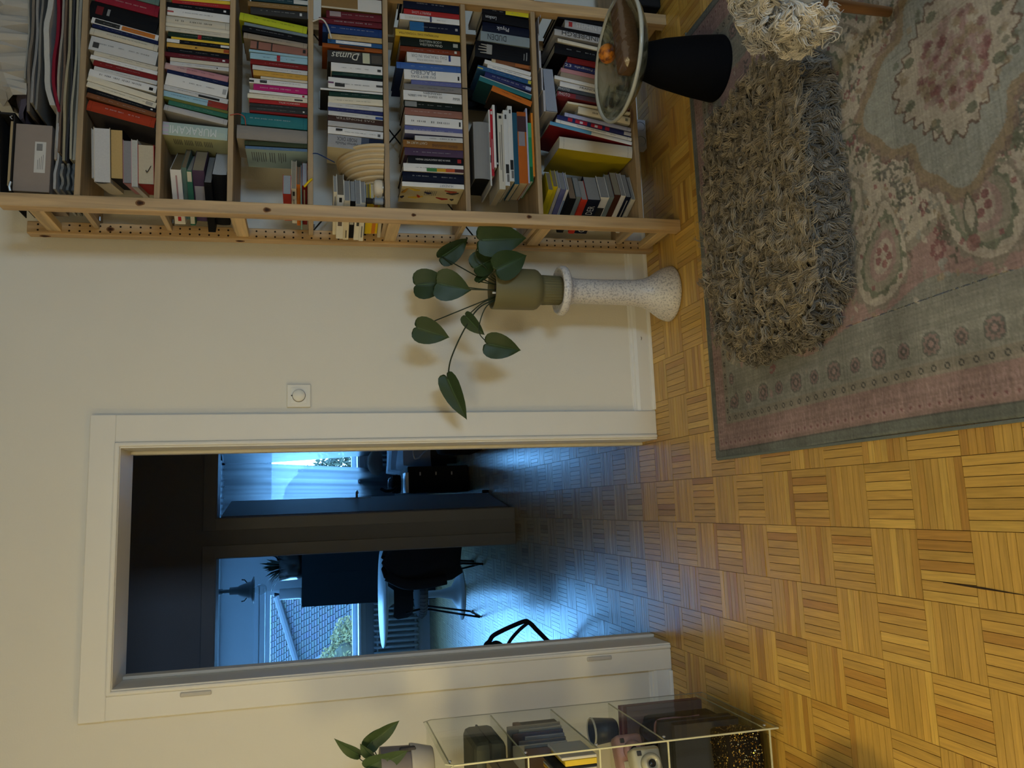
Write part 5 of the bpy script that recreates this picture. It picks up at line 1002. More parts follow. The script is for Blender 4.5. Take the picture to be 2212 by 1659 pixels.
    a = np.arange(ny*nx).reshape(ny, nx); F = np.stack([a[:-1, :-1], a[:-1, 1:], a[1:, 1:], a[1:, :-1]], -1).reshape(-1, 4)
    me = bpy.data.meshes.new('rug'); me.vertices.add(len(V)); me.vertices.foreach_set('co', V.astype(np.float32).ravel()); me.loops.add(F.size); me.loops.foreach_set('vertex_index', F.astype(np.int32).ravel())
    me.polygons.add(len(F)); me.polygons.foreach_set('loop_start', np.arange(0, F.size, 4, dtype=np.int32)); me.polygons.foreach_set('loop_total', np.full(len(F), 4, dtype=np.int32)); me.update(calc_edges=True)
    ca = me.color_attributes.new('Col', 'FLOAT_COLOR', 'POINT'); ca.data.foreach_set('color', np.concatenate([C.reshape(-1, 3), np.ones((len(V), 1))], 1).astype(np.float32).ravel())
    me.materials.append(colmat('woven_rug', .97, .05, bump=.35, bscale=420)); o = bpy.data.objects.new('rug', me); COL.objects.link(o)
    tag(o, 'faded pink and grey woven rug with paisleys and central medallion', 'rug')
    for nm, lo, hi in (('edge_binding', (RX0_ - .004, RY0), (RX0_ + .004, RY1)), ('edge_binding', (RX0_, RY1 - .004), (RX1_, RY1 + .004))):
        m = MB(); m.bbox((lo[0] + (.006*0), lo[1], .0005), (hi[0], hi[1], .0056), tuple(teal*.9), .0015); m.build(nm, FABRIC, o)
rug()

# ---------------------------------------------------------------- fleece
def fleece(name, parent, roots, normals, flow, length, rad, cols, curl, segs=7, seed=1, lift=.45, tuft=.016):
    """curly tapering locks as small three-sided tubes, all in one mesh"""
    R = np.random.RandomState(seed); n = len(roots); s = np.linspace(0, 1, segs)
    key = np.floor(roots/tuft + np.array([.13, .57, .31])); _, tid = np.unique(key @ np.array([1., 1009., 100003.]), return_inverse=True); tid = tid.ravel(); nt_ = tid.max() + 1; T_ = lambda f: f(nt_)[tid]
    cnt_ = np.maximum(1, np.bincount(tid, minlength=nt_)); cen = np.stack([np.bincount(tid, roots[:, k], nt_)/cnt_ for k in range(3)], 1)[tid]
    L = length*(.6 + .7*T_(R.rand))*(.8 + .35*R.rand(n)); N_ = normals; D = flow + R.normal(0, .75, (nt_, 3))[tid] + R.normal(0, .16, (n, 3)); D -= N_*(D*N_).sum(1, keepdims=True); D /= np.linalg.norm(D, axis=1, keepdims=True) + 1e-9; S = np.cross(N_, D)
    w = R.uniform(4, 9, nt_)[tid] + R.normal(0, .4, n); p = R.uniform(0, 6.3, nt_)[tid] + R.normal(0, .35, n); am = curl*(.5 + T_(R.rand)); li = lift*(.5 + T_(R.rand))
    P = np.zeros((n, segs, 3))
    for k in range(segs):
        q = s[k]; up = li*L*(np.sin(q*2.2))*.8; fw = L*q*.8
        ang = w*q + p; P[:, k] = roots + (cen - roots)*(.75*q**.8) + N_*(up + am*np.sin(ang)*q)[:, None] + D*(fw + am*.5*np.sin(ang*1.3)*q)[:, None] + S*(am*1.4*(np.cos(ang) - np.cos(p))*q**.6)[:, None]
    T = np.gradient(P, axis=1); T /= np.linalg.norm(T, axis=2, keepdims=True) + 1e-9; A = np.cross(T, N_[:, None, :] + .01); A /= np.linalg.norm(A, axis=2, keepdims=True) + 1e-9; B = np.cross(T, A)
    rr = rad*(.6 + .8*R.rand(n))[:, None]*(1 - .72*s[None, :]**1.5); V = []
    for k in range(3): a = 2*PI*k/3; V.append(P + (A*math.cos(a) + B*math.sin(a))*rr[..., None])
    V = np.stack(V, 2).reshape(-1, 3); i = np.arange(n)[:, None, None]*segs*3 + np.arange(segs - 1)[None, :, None]*3 + np.arange(3)[None, None, :]; j = i - np.arange(3)[None, None, :] + (np.arange(3) + 1) % 3
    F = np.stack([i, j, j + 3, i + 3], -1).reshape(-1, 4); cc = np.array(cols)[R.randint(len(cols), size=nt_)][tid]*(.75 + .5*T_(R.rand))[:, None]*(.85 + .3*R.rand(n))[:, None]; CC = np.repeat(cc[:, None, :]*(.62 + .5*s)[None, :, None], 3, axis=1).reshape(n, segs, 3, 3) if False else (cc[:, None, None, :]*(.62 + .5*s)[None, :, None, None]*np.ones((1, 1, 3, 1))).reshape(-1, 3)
    me = bpy.data.meshes.new(name); me.vertices.add(len(V)); me.vertices.foreach_set('co', V.astype(np.float32).ravel()); me.loops.add(F.size); me.loops.foreach_set('vertex_index', F.astype(np.int32).ravel()); me.polygons.add(len(F)); me.polygons.foreach_set('loop_start', np.arange(0, F.size, 4, dtype=np.int32)); me.polygons.foreach_set('loop_total', np.full(len(F), 4, dtype=np.int32)); me.polygons.foreach_set('use_smooth', np.ones(len(F), dtype=bool)); me.update(calc_edges=True)
    ca = me.color_attributes.new('Col', 'FLOAT_COLOR', 'POINT'); ca.data.foreach_set('color', np.concatenate([CC, np.ones((len(V), 1))], 1).astype(np.float32).ravel())
    me.materials.append(WOOL); o = bpy.data.objects.new(name, me); COL.objects.link(o); o.parent = parent; o['kind'] = 'stuff'; return o
WOOL = colmat('wool', .8, .15, noise=.1, nscale=80); WOOL.node_tree.nodes['Principled BSDF'].inputs['Sheen Weight'].default_value = .15
def shaggy():
    t = thing('floor_cushion', 'long shaggy brown-grey fleece floor cushion lying on the rug', 'cushion', (0, 0, 0)); R = np.random.RandomState(4)
    cx, cy, hx, hy, H, rc = .925, -1.005, .405, .285, .095, .16
    def sdf(x, y): qx, qy = np.abs(x - cx) - hx + rc, np.abs(y - cy) - hy + rc; return np.hypot(np.maximum(qx, 0), np.maximum(qy, 0)) + np.minimum(np.maximum(qx, qy), 0) - rc
    m = MB(); prof = [(0, .006), (.0, .03), (-.006, .06), (-.022, .083), (-.05, .093), (-.12, .097)]; NA = 64; V = []
    for off, z in prof:
        for i in range(NA):
            a = 2*PI*i/NA; lo, hi = 0., 1.
            for _ in range(20):
                md = (lo + hi)/2; lo, hi = (md, hi) if sdf(cx + md*math.cos(a), cy + md*math.sin(a)) < off else (lo, md)
            V.append((cx + lo*math.cos(a), cy + lo*math.sin(a), z))
    F = [(j*NA + i, j*NA + (i+1) % NA, (j+1)*NA + (i+1) % NA, (j+1)*NA + i) for j in range(len(prof)-1) for i in range(NA)] + [tuple(range((len(prof)-1)*NA, len(prof)*NA)), tuple(range(NA))[::-1]]
    m.add(V, F, (.10, .085, .065)); m.build('cushion_body', FABRIC, t, True)
    n = 27000; P = R.uniform((cx - hx, cy - hy), (cx + hx, cy + hy), (n*2, 2)); P = P[sdf(P[:, 0], P[:, 1]) < -.012][:n]; d = sdf(P[:, 0], P[:, 1]); z = .097 - .0*d; z = np.where(d > -.05, .097 - ((d + .05)/.05)**2*.02, .097)
    roots = np.column_stack([P, z]); nor = np.tile((0, 0, 1.), (len(P), 1)); fl = np.column_stack([np.sin(P[:, 1]*9) + .4, -1.2 + np.cos(P[:, 0]*8)*.8, np.zeros(len(P))])
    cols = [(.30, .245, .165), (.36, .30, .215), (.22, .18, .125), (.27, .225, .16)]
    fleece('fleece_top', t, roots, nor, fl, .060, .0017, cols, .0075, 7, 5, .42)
    n = 9500; a = R.uniform(0, 2*PI, n); zz = R.uniform(.015, .088, n); roots = np.zeros((n, 3)); nor = np.zeros((n, 3))
    for k in range(n):
        lo, hi = 0., 1.
        for _ in range(14):
            md = (lo + hi)/2; lo, hi = (md, hi) if sdf(cx + md*math.cos(a[k]), cy + md*math.sin(a[k])) < -.004 - .02*max(0, zz[k] - .05)/.04 else (lo, md)
        x, y = cx + lo*math.cos(a[k]), cy + lo*math.sin(a[k]); e = 1e-3; g = np.array([sdf(x + e, y) - sdf(x - e, y), sdf(x, y + e) - sdf(x, y - e), .0006]); g /= np.linalg.norm(g); roots[k] = (x, y, zz[k]); nor[k] = g
    fleece('fleece_side', t, roots, nor, np.tile((0, 0, -1.2), (n, 1)), .050, .0018, [(.20, .175, .14), (.25, .22, .18), (.15, .13, .105)], .008, 7, 6, .5)  # side locks coloured darker than the top to paint in their shade
shaggy()
def stool():
    t = thing('sheepskin_stool', 'wooden stool draped with white curly sheepskin at the rug end', 'stool', (1.285, -1.615, 0)); R = np.random.RandomState(8)
    for sx in (-1, 1):
        for sy in (-1, 1): m = MB(); m.tube([(.07*sx + .02, .05*sy + .03, .33), (.075*sx + .03, .05*sy + .035, .006)], [.017, .012], (.30, .15, .06), 10); m.build('leg', PINE_Z, t, True)
    m = MB(); m.lathe([(0, .33), (.12, .33), (.13, .34), (.13, .356), (.12, .366), (0, .366)], (.30, .16, .07), 36); m.build('seat', PINE_X, t)
    m = MB(); NA = 48; V = []; pr = [(0, .385), (.09, .384), (.130, .376), (.152, .352), (.163, .322), (.168, .300)]
    for j, (r, z) in enumerate(pr):
        for i in range(NA): a = 2*PI*i/NA; k = 1 + .06*math.sin(a*3 + 1)*(j > 2) + .04*math.sin(a*7)*(j > 3); V.append((r*k*math.cos(a)*1.12, r*k*math.sin(a)*.95, z + (.02*math.sin(a*5 + j*.5))*(j > 2)))
    m.add(V, [(j*NA + i, j*NA + (i+1) % NA, (j+1)*NA + (i+1) % NA, (j+1)*NA + i) for j in range(len(pr)-1) for i in range(NA)], (.30, .33, .40)); m.build('hide', FABRIC, t, True)
    n = 5200; a = R.uniform(0, 2*PI, n); r = .155*np.sqrt(R.rand(n)); edge = R.rand(n) < .45; roots = np.column_stack([1.12*r*np.cos(a), .95*r*np.sin(a), np.where(r > .127, .378 - (r - .127)*.6, .386)])
    keep = ~((np.sin(a) < -.25) & (r > .085)); a, r, roots = a[keep], r[keep], roots[keep]
    nor = np.column_stack([np.cos(a)*(r > .127)*.8, np.sin(a)*(r > .127)*.8, np.ones(len(a))]); nor /= np.linalg.norm(nor, axis=1, keepdims=True)
    W = [(.58, .53, .46), (.64, .60, .54), (.50, .47, .43)]
    fleece('fleece_top', t, roots, nor, np.column_stack([np.cos(a), np.sin(a), -.5*np.ones(len(a))]), .044, .0026, W, .011, 9, 9, .5, .020)
    n = 3200; a = R.uniform(.5*PI, 1.12*PI, n); zz = R.uniform(.292, .37, n); rr = .134 + (.37 - zz)*.50; roots = np.column_stack([1.12*rr*np.cos(a), .95*rr*np.sin(a), zz]); nor = np.column_stack([np.cos(a), np.sin(a), .2*np.ones(n)]); nor /= np.linalg.norm(nor, axis=1, keepdims=True)
    fleece('fleece_side', t, roots, nor, np.tile((0, 0, -1.), (n, 1)), .042, .0026, W, .010, 9, 10, .5, .020)
    n = 1300; a = R.uniform(0, 2*PI, n); zz = R.uniform(.294, .304, n); rr = np.full(n, .168); roots = np.column_stack([1.12*rr*np.cos(a), .95*rr*np.sin(a), zz]); nor = np.column_stack([np.cos(a), np.sin(a), 0*a])
    fleece('fleece_hem', t, roots, nor, np.tile((0, 0, -1.), (n, 1)), .034, .0026, W, .009, 9, 12, .35, .020)
stool()

# ---------------------------------------------------------------- black cone stand, glass bowl, orange
t = thing('cone_stand', 'matte black conical stand carrying the glass bowl beside the rug edge', 'stand', (1.556, -.715, 0))
m = MB(); m.lathe([(0, .006), (.108, .006), (.111, .010), (.110, .018), (.100, .10), (.080, .21), (.056, .292), (.05, .297), (0, .297)], (.004, .004, .005), 48); m.build('cone', colmat('matte_black', .8, .05), t, True)
def marble_glass():
    m, nt, b, N, L = mat('streaked_glass'); tc = N.new('ShaderNodeTexCoord'); mp = N.new('ShaderNodeMapping'); mp.inputs['Scale'].default_value = (4, 9, 7)
    n = N.new('ShaderNodeTexNoise'); n.inputs['Scale'].default_value = 1.6; n.inputs['Detail'].default_value = 3; n.inputs['Distortion'].default_value = 2.2
    cr = N.new('ShaderNodeValToRGB'); e = cr.color_ramp.elements; e[0].position = .40; e[0].color = (.05, .05, .035, 1); e[1].position = .62; e[1].color = (.34, .33, .27, 1); q = e.new(.50); q.color = (.26, .26, .17, 1)
    L.new(tc.outputs['Object'], mp.inputs['Vector']); L.new(mp.outputs['Vector'], n.inputs['Vector']); L.new(n.outputs['Fac'], cr.inputs['Fac']); L.new(cr.outputs['Color'], b.inputs['Base Color'])
    b.inputs['Roughness'].default_value = .12; b.inputs['Coat Weight'].default_value = .5
    tr = N.new('ShaderNodeBsdfTransparent'); tr.inputs['Color'].default_value = (.75, .75, .62, 1); mx = N.new('ShaderNodeMixShader'); mx.inputs[0].default_value = .42
    L.new(b.outputs[0], mx.inputs[1]); L.new(tr.outputs[0], mx.inputs[2]); L.new(mx.outputs[0], N['Material Output'].inputs['Surface']); return m
t = thing('glass_bowl', 'wide streaked grey-green glass bowl on the black cone stand', 'bowl', (1.556, -.715, .2975))
m = MB(); m.lathe([(0, 0), (.05, .001), (.10, .010), (.154, .030), (.188, .053), (.205, .070), (.207, .075), (.201, .076), (.183, .060), (.147, .039), (.098, .020), (.05, .012), (0, .010)], (1, 1, 1), 64); m.build('bowl_wall', marble_glass(), t, True)
m = MB(); m.lathe([(.203, .068), (.209, .073), (.207, .081), (.200, .081), (.197, .074)], (.42, .42, .36), 64); m.build('rolled_rim', GLOSSY, t, True)
t = thing('orange', 'small spotted orange lying in the glass bowl', 'fruit', (1.640, -.605, .362))
def peel():
    m, nt, b, N, L = mat('orange_peel'); tc = N.new('ShaderNodeTexCoord'); n = N.new('ShaderNodeTexNoise'); n.inputs['Scale'].default_value = 38; n.inputs['Detail'].default_value = 3
    cr = N.new('ShaderNodeValToRGB'); e = cr.color_ramp.elements; e[0].position = .36; e[0].color = (.17, .04, .008, 1); e[1].position = .50; e[1].color = (.62, .20, .012, 1)
    n2 = N.new('ShaderNodeTexNoise'); n2.inputs['Scale'].default_value = 260; bp = N.new('ShaderNodeBump'); bp.inputs['Strength'].default_value = .2; bp.inputs['Distance'].default_value = .001
    L.new(tc.outputs['Object'], n.inputs['Vector']); L.new(n.outputs['Fac'], cr.inputs['Fac']); L.new(cr.outputs['Color'], b.inputs['Base Color']); L.new(tc.outputs['Object'], n2.inputs['Vector']); L.new(n2.outputs['Fac'], bp.inputs['Height']); L.new(bp.outputs['Normal'], b.inputs['Normal']); b.inputs['Roughness'].default_value = .4; return m
m = MB(); m.lathe([(.0336*math.sin(PI*i/16) + (.0 if 0 < i < 16 else 0), -.031*math.cos(PI*i/16)) for i in range(17)], (1, 1, 1), 28); m.build('peel', peel(), t, True)
m = MB(); m.lathe([(0, .0325), (.003, .0320), (.0035, .0300)], (.05, .06, .02), 8); m.build('stalk_scar', MATTE, t)
t = thing('wrapped_loaf', 'brown loaf in shiny clear wrap lying in the glass bowl', 'package', (1.60, -.745, .318), .12)
m = MB(); m.bbox((-.105, -.045, .004), (.15, .045, .062), (.15, .085, .045), .014); m.build('loaf', FABRIC, t, True)
m = MB(); R = np.random.RandomState(2); NU, NV = 26, 14
for i in range(NU):
    for j in range(NV):
        def wp(i, j):
            u = -.118 + .28*i/NU; a = 2*PI*j/NV; k = 1 - .5*max(0, (abs(i/NU - .5) - .40)/.1)**2; rn = R_W[i % (NU+1), j % NV]
            return (u, .052*k*max(-1, min(1, 1.35*math.cos(a))) + rn, .034 + .036*k*max(-1, min(1, 1.35*math.sin(a))) + rn)
        if i == 0 and j == 0: R_W = R.normal(0, .0022, (NU + 1, NV))
        m.quad([wp(i, j), wp(i+1, j), wp(i+1, (j+1) % NV), wp(i, (j+1) % NV)], (1, 1, 1))
m.build('clear_wrap', clearmat('wrap_film', (.93, .93, .92), .16, .08), t)

# ---------------------------------------------------------------- clear acrylic rack by the doorway and what it holds
EDGE = colmat('acrylic_edge', .25, .5); EC = (.62, .60, .40)  # pale yellow edge colour paints the light glowing in clear acrylic
t = thing('acrylic_rack', 'clear acrylic open rack of stacked compartments beside the doorway', 'shelf', (-.6, -.27, 0)); t.location = (0, 0, 0)
XA0, XA1, YA0, YA1 = -1.25, -.600, -.765, -.275
m = MB(); m.prism([(YA0, .004), (YA1, .004), (YA1, .985), (YA1 - .022, 1.012), (YA0 + .018, 1.012), (YA0, .992)], XA1 - .005, XA1, (1, 1, 1), 'x'); o = m.build('side_panel', CLEAR, t)
m = MB()
for a, b in (((YA0, .004), (YA0, .992)), ((YA0, .992), (YA0 + .018, 1.012))): m.tube([(XA1 - .0025, *a), (XA1 - .0025, *b)], .0030, EC, 4)
m.build('front_edge', EDGE, o)
m = MB()
for a, b in (((YA1, .004), (YA1, .985)), ((YA1, .985), (YA1 - .022, 1.012))): m.tube([(XA1 - .0025, *a), (XA1 - .0025, *b)], .0014, (.30, .29, .24), 4)
m.tube([(XA1 - .0025, YA0, .004), (XA1 - .0025, YA1, .004)], .0014, (.40, .38, .26), 4); m.build('rear_edge', EDGE, o)
m = MB(); m.box((XA0, YA0, .004), (XA0 + .005, YA1, 1.0), (1, 1, 1)); m.build('side_panel', CLEAR, t)
ZA = [1.0, .785, .575, .365, .035]
for z in ZA:
    m = MB(); m.box((XA0 + .005, YA0 + .004, z - .005), (XA1 - .006, YA1 - .002, z), (1, 1, 1)); o = m.build('acrylic_shelf', CLEAR, t)
    m = MB(); m.tube([(XA1 - .0075, YA0 + .004, z - .0025), (XA1 - .0075, YA1 - .002, z - .0025)], .0022, (.52, .49, .34), 4); m.tube([(XA0 + .006, YA0 + .003, z - .0025), (XA1 - .006, YA0 + .003, z - .0025)], .0028, EC, 4); m.build('shelf_edge', EDGE, o)
    for y in (YA0 + .03, ):
        m = MB(); m.lathe([(0, .0035), (.004, .003), (.005, 0)], (.7, .7, .68), 12, (0, 0, 0)); m.v = [(XA1 + c, y + a, z - .0025 + b) for a, b, c in m.v]; m.build('bolt', METAL, t, True)
# plant on top
t = thing('small_potted_plant', 'small trailing plant in stacked mauve and white pots on the acrylic rack', 'plant', (-.695, -.42, 1.0006))
m = MB(); m.lathe([(0, 0), (.048, 0), (.052, .004), (.066, .062), (.0665, .07), (.062, .07), (.058, .05), (.0, .045)], (.48, .44, .38), 36); m.build('outer_pot', PAINT, t, True)
m = MB(); m.lathe([(0, .046), (.052, .046), (.060, .06), (.064, .158), (.0645, .162), (.060, .162), (.058, .15), (0, .148)], (.205, .175, .165), 36); m.build('pot', PAINT, t, True)
m = MB(); m.bbox((.05, -.035, .055), (.0645, -.012, .105), (.08, .07, .065), .006); m.build('pot_slot', MATTE, t)
def sleaf(base, tip, w, nrm, c=(.040, .070, .022)): leaf(t, base, tip, w, nrm, .3, .12, c)
for b, tp, w, nr in (((.045, .02, .225), (.10, -.02, .298), .040, (-.3, -1, .2)), ((.085, .0, .185), (.135, -.01, .100), .050, (-.4, -1, .4)), ((.07, .0, .20), (.12, .0, .150), .055, (-.5, -.9, .4)), ((.05, -.02, .19), (.085, -.03, .225), .042, (-.4, -.8, .5)), ((.02, -.03, .20), (.055, -.06, .135), .060, (-.3, -1, .5)), ((-.01, -.02, .21), (.0, -.06, .13), .06, (-.1, -1, .5)), ((.03, -.04, .16), (.062, -.07, .085), .05, (-.2, -1, .4)), ((-.05, -.02, .20), (-.09, -.05, .14), .06, (-.2, -1, .5))):
    sleaf(b, tp, w, nr); stem(t, [(.0, .0, .15), ((b[0])*.6, b[1]*.6, b[2]*.95), b], .0016)
for ch in t.children: pass
# upper compartment
def slab(name, label, cat, lo, hi, col, rot=0., mt=COVER, part='cover_board', b=.002, pg=None, group=None):
    c = ((lo[0]+hi[0])/2, (lo[1]+hi[1])/2, lo[2]); t = thing(name, label, cat, c, rot, group); s = [(hi[i]-lo[i])/2 for i in range(2)]; h = hi[2] - lo[2]
    m = MB(); m.bbox((-s[0], -s[1], 0), (s[0], s[1], h), col, min(b, .45*min(h, *[2*q for q in s]))); m.build(part, mt, t)
    if pg: m = MB(); m.box((-s[0] + .003, -s[1] - .0006, .002), (s[0] - .003, s[1] - .004, h + .0006), pg); m.build('page_block', PAGES, t)
    return t
t = slab('cassette_case', 'dark green-grey lidded case in the upper compartment of the acrylic rack', 'case', (-.90, -.52, .7855), (-.625, -.30, .885), (.085, .085, .065), part='case_body', mt=MATTE, b=.02)
m = MB(); m.bbox((-.138, -.111, .048), (.138, .111, .056), (.04, .04, .032), .003); m.build('lid_seam', MATTE, t)
t = slab('kraft_box', 'plain tan box beside the green case in the acrylic rack', 'box', (-.78, -.74, .7855), (-.66, -.56, .86), (.26, .19, .10), part='box_body', mt=MATTE)
m = MB(); m.box((-.06, -.091, .05), (.06, .091, .052), (.2, .14, .07)); m.build('lid_seam', MATTE, t)
# middle compartment: papers, black box, thin books
for i in range(7):
    c = [(.22, .20, .17), (.30, .28, .23), (.12, .08, .06), (.26, .25, .23), (.18, .15, .12), (.33, .31, .27), (.10, .07, .055)][i]
    slab('paper_sheaf', '%s paper sheaf standing %s from the wall in the acrylic rack' % (['mid grey', 'cream', 'dark brown', 'light grey', 'tan', 'off-white', 'blackish'][i], nth(i + 1)), 'papers', (-.85, -.40 - i*.014, .5755), (-.618 - .008*i, -.392 - i*.014, .755 - .012*((i*3) % 5)), c, .05, part='leaves', pg=tuple(v*.8 for v in c), group='paper sheaves in the acrylic rack')
t = slab('black_box', 'narrow black box with brown lid in the middle of the acrylic rack', 'box', (-.80, -.375, .5755), (-.625, -.325, .70), (.018, .017, .016), part='box_body', mt=MATTE); m = MB(); m.bbox((-.089, -.027, .122), (.089, .027, .145), (.16, .085, .05), .003); m.build('lid', MATTE, t)
for i, (c, w, h, lb) in enumerate((((.55, .52, .44), .008, .105, 'thin white card booklet'), ((.62, .45, .05), .016, .095, 'bright yellow booklet'), ((.02, .02, .02), .006, .125, 'thin black booklet'), ((.45, .40, .32), .012, .11, 'beige booklet'), ((.50, .50, .48), .005, .12, 'thin grey booklet'), ((.60, .36, .05), .009, .12, 'amber booklet'), ((.15, .12, .08), .005, .115, 'thin brown booklet'))):
    x = -.622 - sum((.009, .017, .007, .013, .006, .010, .006)[:i]); slab('booklet', '%s standing near the front edge of the acrylic rack' % lb, 'booklet', (x - w, -.745, .5755), (x, -.60, .5755 + h), c, .0, pg=None, part='cover_board', group='booklets in the acrylic rack')
# lower compartment: cup, two instant cameras
t = thing('black_cup', 'black cup with white rim standing in the lower acrylic compartment', 'cup', (-.675, -.345, .3656))
m = MB(); m.lathe([(0, 0), (.030, 0), (.036, .008), (.044, .085), (.041, .085), (.034, .012), (0, .008)], (.014, .015, .016), 32); m.build('cup_body', PAINT, t, True)
m = MB(); m.lathe([(.0445, .083), (.0455, .086), (.043, .090), (.0405, .087)], (.45, .44, .40), 32); m.build('rim', PAINT, t, True)
def camera_toy(label, loc, rz, col):
    t = thing('instant_camera', label, 'camera', loc, rz, 'instant cameras in the acrylic rack'); m = MB(); m.bbox((-.055, -.03, 0), (.055, .03, .088), col, .012); m.build('camera_body', PAINT, t, True)
    m = MB(); rot = Matrix.Rotation(PI/2, 4, 'X')
    for prof, nm, cc in (([(0, 0), (.030, 0), (.030, .012), (.024, .022), (.016, .022), (.014, .016), (0, .016)], 'lens_barrel', tuple(v*.85 for v in col)), ([(0, .017), (.011, .017), (.011, .012)], 'lens', (.01, .01, .012))):
        m = MB(); m.lathe(prof, cc, 28); m.v = [tuple(rot @ Vector(v) + Vector((.004, -.03, .040))) for v in m.v]; m.build(nm, GLOSSY, t, True)
    for (x, z, w, h, cc, nm) in ((-.034, .066, .011, .009, (.5, .5, .48), 'flash'), (.036, .068, .007, .007, (.02, .02, .02), 'viewfinder')):
        m = MB(); m.bbox((x - w, -.0325, z - h), (x + w, -.028, z + h), cc, .002); m.build(nm, GLOSSY, t)
camera_toy('cream instant camera at the front of the lower acrylic compartment', (-.690, -.70, .3656), .45, (.42, .40, .30)); camera_toy('pink instant camera behind the cream one in the acrylic rack', (-.690, -.565, .3656), .45, (.34, .20, .20))
# bottom: dark bags, folders with pink strap, sequinned box
t = thing('black_tote', 'black tote bag with pink strap standing at the bottom of the acrylic rack', 'bag', (-.76, -.43, .0356))
m = MB(); m.bbox((-.14, -.055, 0), (.135, .055, .25), (.004, .004, .005), .02); m.build('bag_body', FABRIC, t, True)
m = MB(); m.tube(smoothpath([(.10, -.058, .25), (.135, -.056, .24), (.140, -.056, .19), (.137, -.058, .14), (.139, -.058, .09)], 6), .0045, (.30, .17, .19), 6); m.build('strap', FABRIC, t, True)
m = MB(); m.tube(smoothpath([(.06, -.02, .24), (.10, -.03, .285), (.128, -.03, .27), (.13, -.02, .235)], 6), .006, (.014, .014, .015), 6); m.build('handle', FABRIC, t, True)
for i in range(4): slab('record_sleeve', '%s record sleeve standing %s from the wall in the rack bottom' % (['crimson edged', 'dull pink', 'dark red', 'mauve grey'][i], nth(i + 1)), 'record', (-.93, -.300 - i*.010, .0356), (-.612, -.294 - i*.010, .335 - .006*i), [(.11, .02, .03), (.18, .08, .09), (.08, .015, .02), (.10, .07, .09)][i], .0, part='card_sleeve', b=.001, group='record sleeves in the acrylic rack')
for i in range(2): slab('black_folder', ['black folder standing against the tote bag in the rack bottom', 'wide black folder standing before the sequinned box'][i], 'folder', (-.92, -.535 - .05*i, .0356), (-.612, -.515 - .045*i, .29 - .03*i), (.004, .004, .004), .0, part='folder_cover', mt=COVER, pg=(.05, .05, .05))
t = thing('sequinned_box', 'black box covered in gold sequins at the bottom of the acrylic rack', 'box', (-.695, -.665, .0356), .12)
m = MB(); m.bbox((-.075, -.062, 0), (.075, .062, .115), (.016, .012, .008), .014); m.build('box_body', FABRIC, t, True)
m = MB(); R = np.random.RandomState(6)
for k in range(1100):
    f = R.randint(3); u, v = R.uniform(-.068, .068), R.uniform(-.055, .055); w = R.uniform(.006, .108)
    P, nn = ((u, v, .1156), (0, 0, 1)) if f == 0 else (((.0756, v, w), (1, 0, 0)) if f == 1 else ((u, -.0626, w), (0, -1, 0)))
    n = (Vector(nn) + Vector(R.normal(0, .35, 3))).normalized(); a = n.orthogonal().normalized(); b = n.cross(a); s = R.uniform(.0012, .0026); P = Vector(P) + Vector(nn)*.0006
    m.quad([P + a*s, P + b*s, P - a*s, P - b*s], (.62, .40, .08) if R.rand() < .7 else (.5, .45, .25))
o = m.build('sequin', colmat('gold_sequin', .25, .5, Metallic=.85), t); o['kind'] = 'stuff'
# padded stool in front of the rack
t = thing('grey_pouf', 'dark blue-grey upholstered pouf in front of the acrylic rack', 'pouf', (-.835, -1.16, 0))
m = MB(); NA = 56; pr = [(0, .008), (.185, .008), (.20, .02), (.205, .06), (.205, .125), (.198, .150), (.175, .160), (0, .163)]
m.lathe(pr, (.085, .085, .095), NA); m.build('padded_body', FABRIC, t, True); m = MB(); m.lathe([(.2045, .118), (.2085, .122), (.2045, .126)], (.07, .07, .08), NA); m.build('piping', FABRIC, t, True)

# ---------------------------------------------------------------- hall: dark bag with looping strap beside the doorway
t = thing('dark_bag', 'dark bag with looping strap standing on the hall floor beside the doorway', 'bag', (-.77, 1.50, 0))
m = MB(); m.bbox((-.10, -.09, 0), (.075, .09, .27), (.030, .024, .024), .03); m.build('bag_body', FABRIC, t, True)
m = MB(); m.tube(smoothpath([(-.06, -.06, .30), (.02, -.05, .40), (.085, -.03, .43), (.11, -.02, .405), (.145, -.02, .37), (.20, -.02, .215), (.195, -.02, .175), (.15, -.02, .13), (.075, -.03, .06)], 6), [.013]*49, (.020, .017, .020), 8); m.build('strap', FABRIC, t, True)
m = MB(); m.tube(smoothpath([(.03, -.03, .33), (.10, -.02, .29), (.155, -.02, .235), (.19, -.02, .185)], 6), .010, (.030, .022, .026), 8); m.build('short_strap', FABRIC, t, True)
m = MB(); m.tube(smoothpath([(-.08, -.02, .25), (-.04, -.02, .36), (.05, -.02, .40), (.09, -.02, .37), (.05, -.02, .31), (.03, -.02, .25)], 6), .022, (.02, .017, .018), 8); m.build('flap', FABRIC, t, True)

# open bedroom door
D = hull('door_4'); M4 = Matrix.Translation((.078, 2.575, 0)) @ Matrix.Rotation(math.atan2(-.106, .68), 4, 'Z')
c = (.40, .42, .45)
m = MB(); m.bbox((-.04, 0, .008), (0, .70, 1.945), c, .003, M4); leafo = m.build('door_leaf', PAINT, D)
m = MB(); m.bbox((0, .632, .93), (.004, .668, 1.13), (.30, .30, .30), .001, M4); m.build('escutcheon', METAL, D)
m = MB(); m.tube([M4 @ Vector(p) for p in ((.004, .65, 1.035), (.045, .65, 1.035), (.052, .645, 1.035), (.052, .55, 1.035))], .009, (.45, .45, .45), 8); m.build('handle', METAL, D, True)
m = MB(); m.tube([M4 @ Vector(p) for p in ((-.044, .65, 1.035), (-.085, .65, 1.035), (-.092, .645, 1.035), (-.092, .55, 1.035))], .009, (.45, .45, .45), 8); m.build('handle', METAL, D, True)
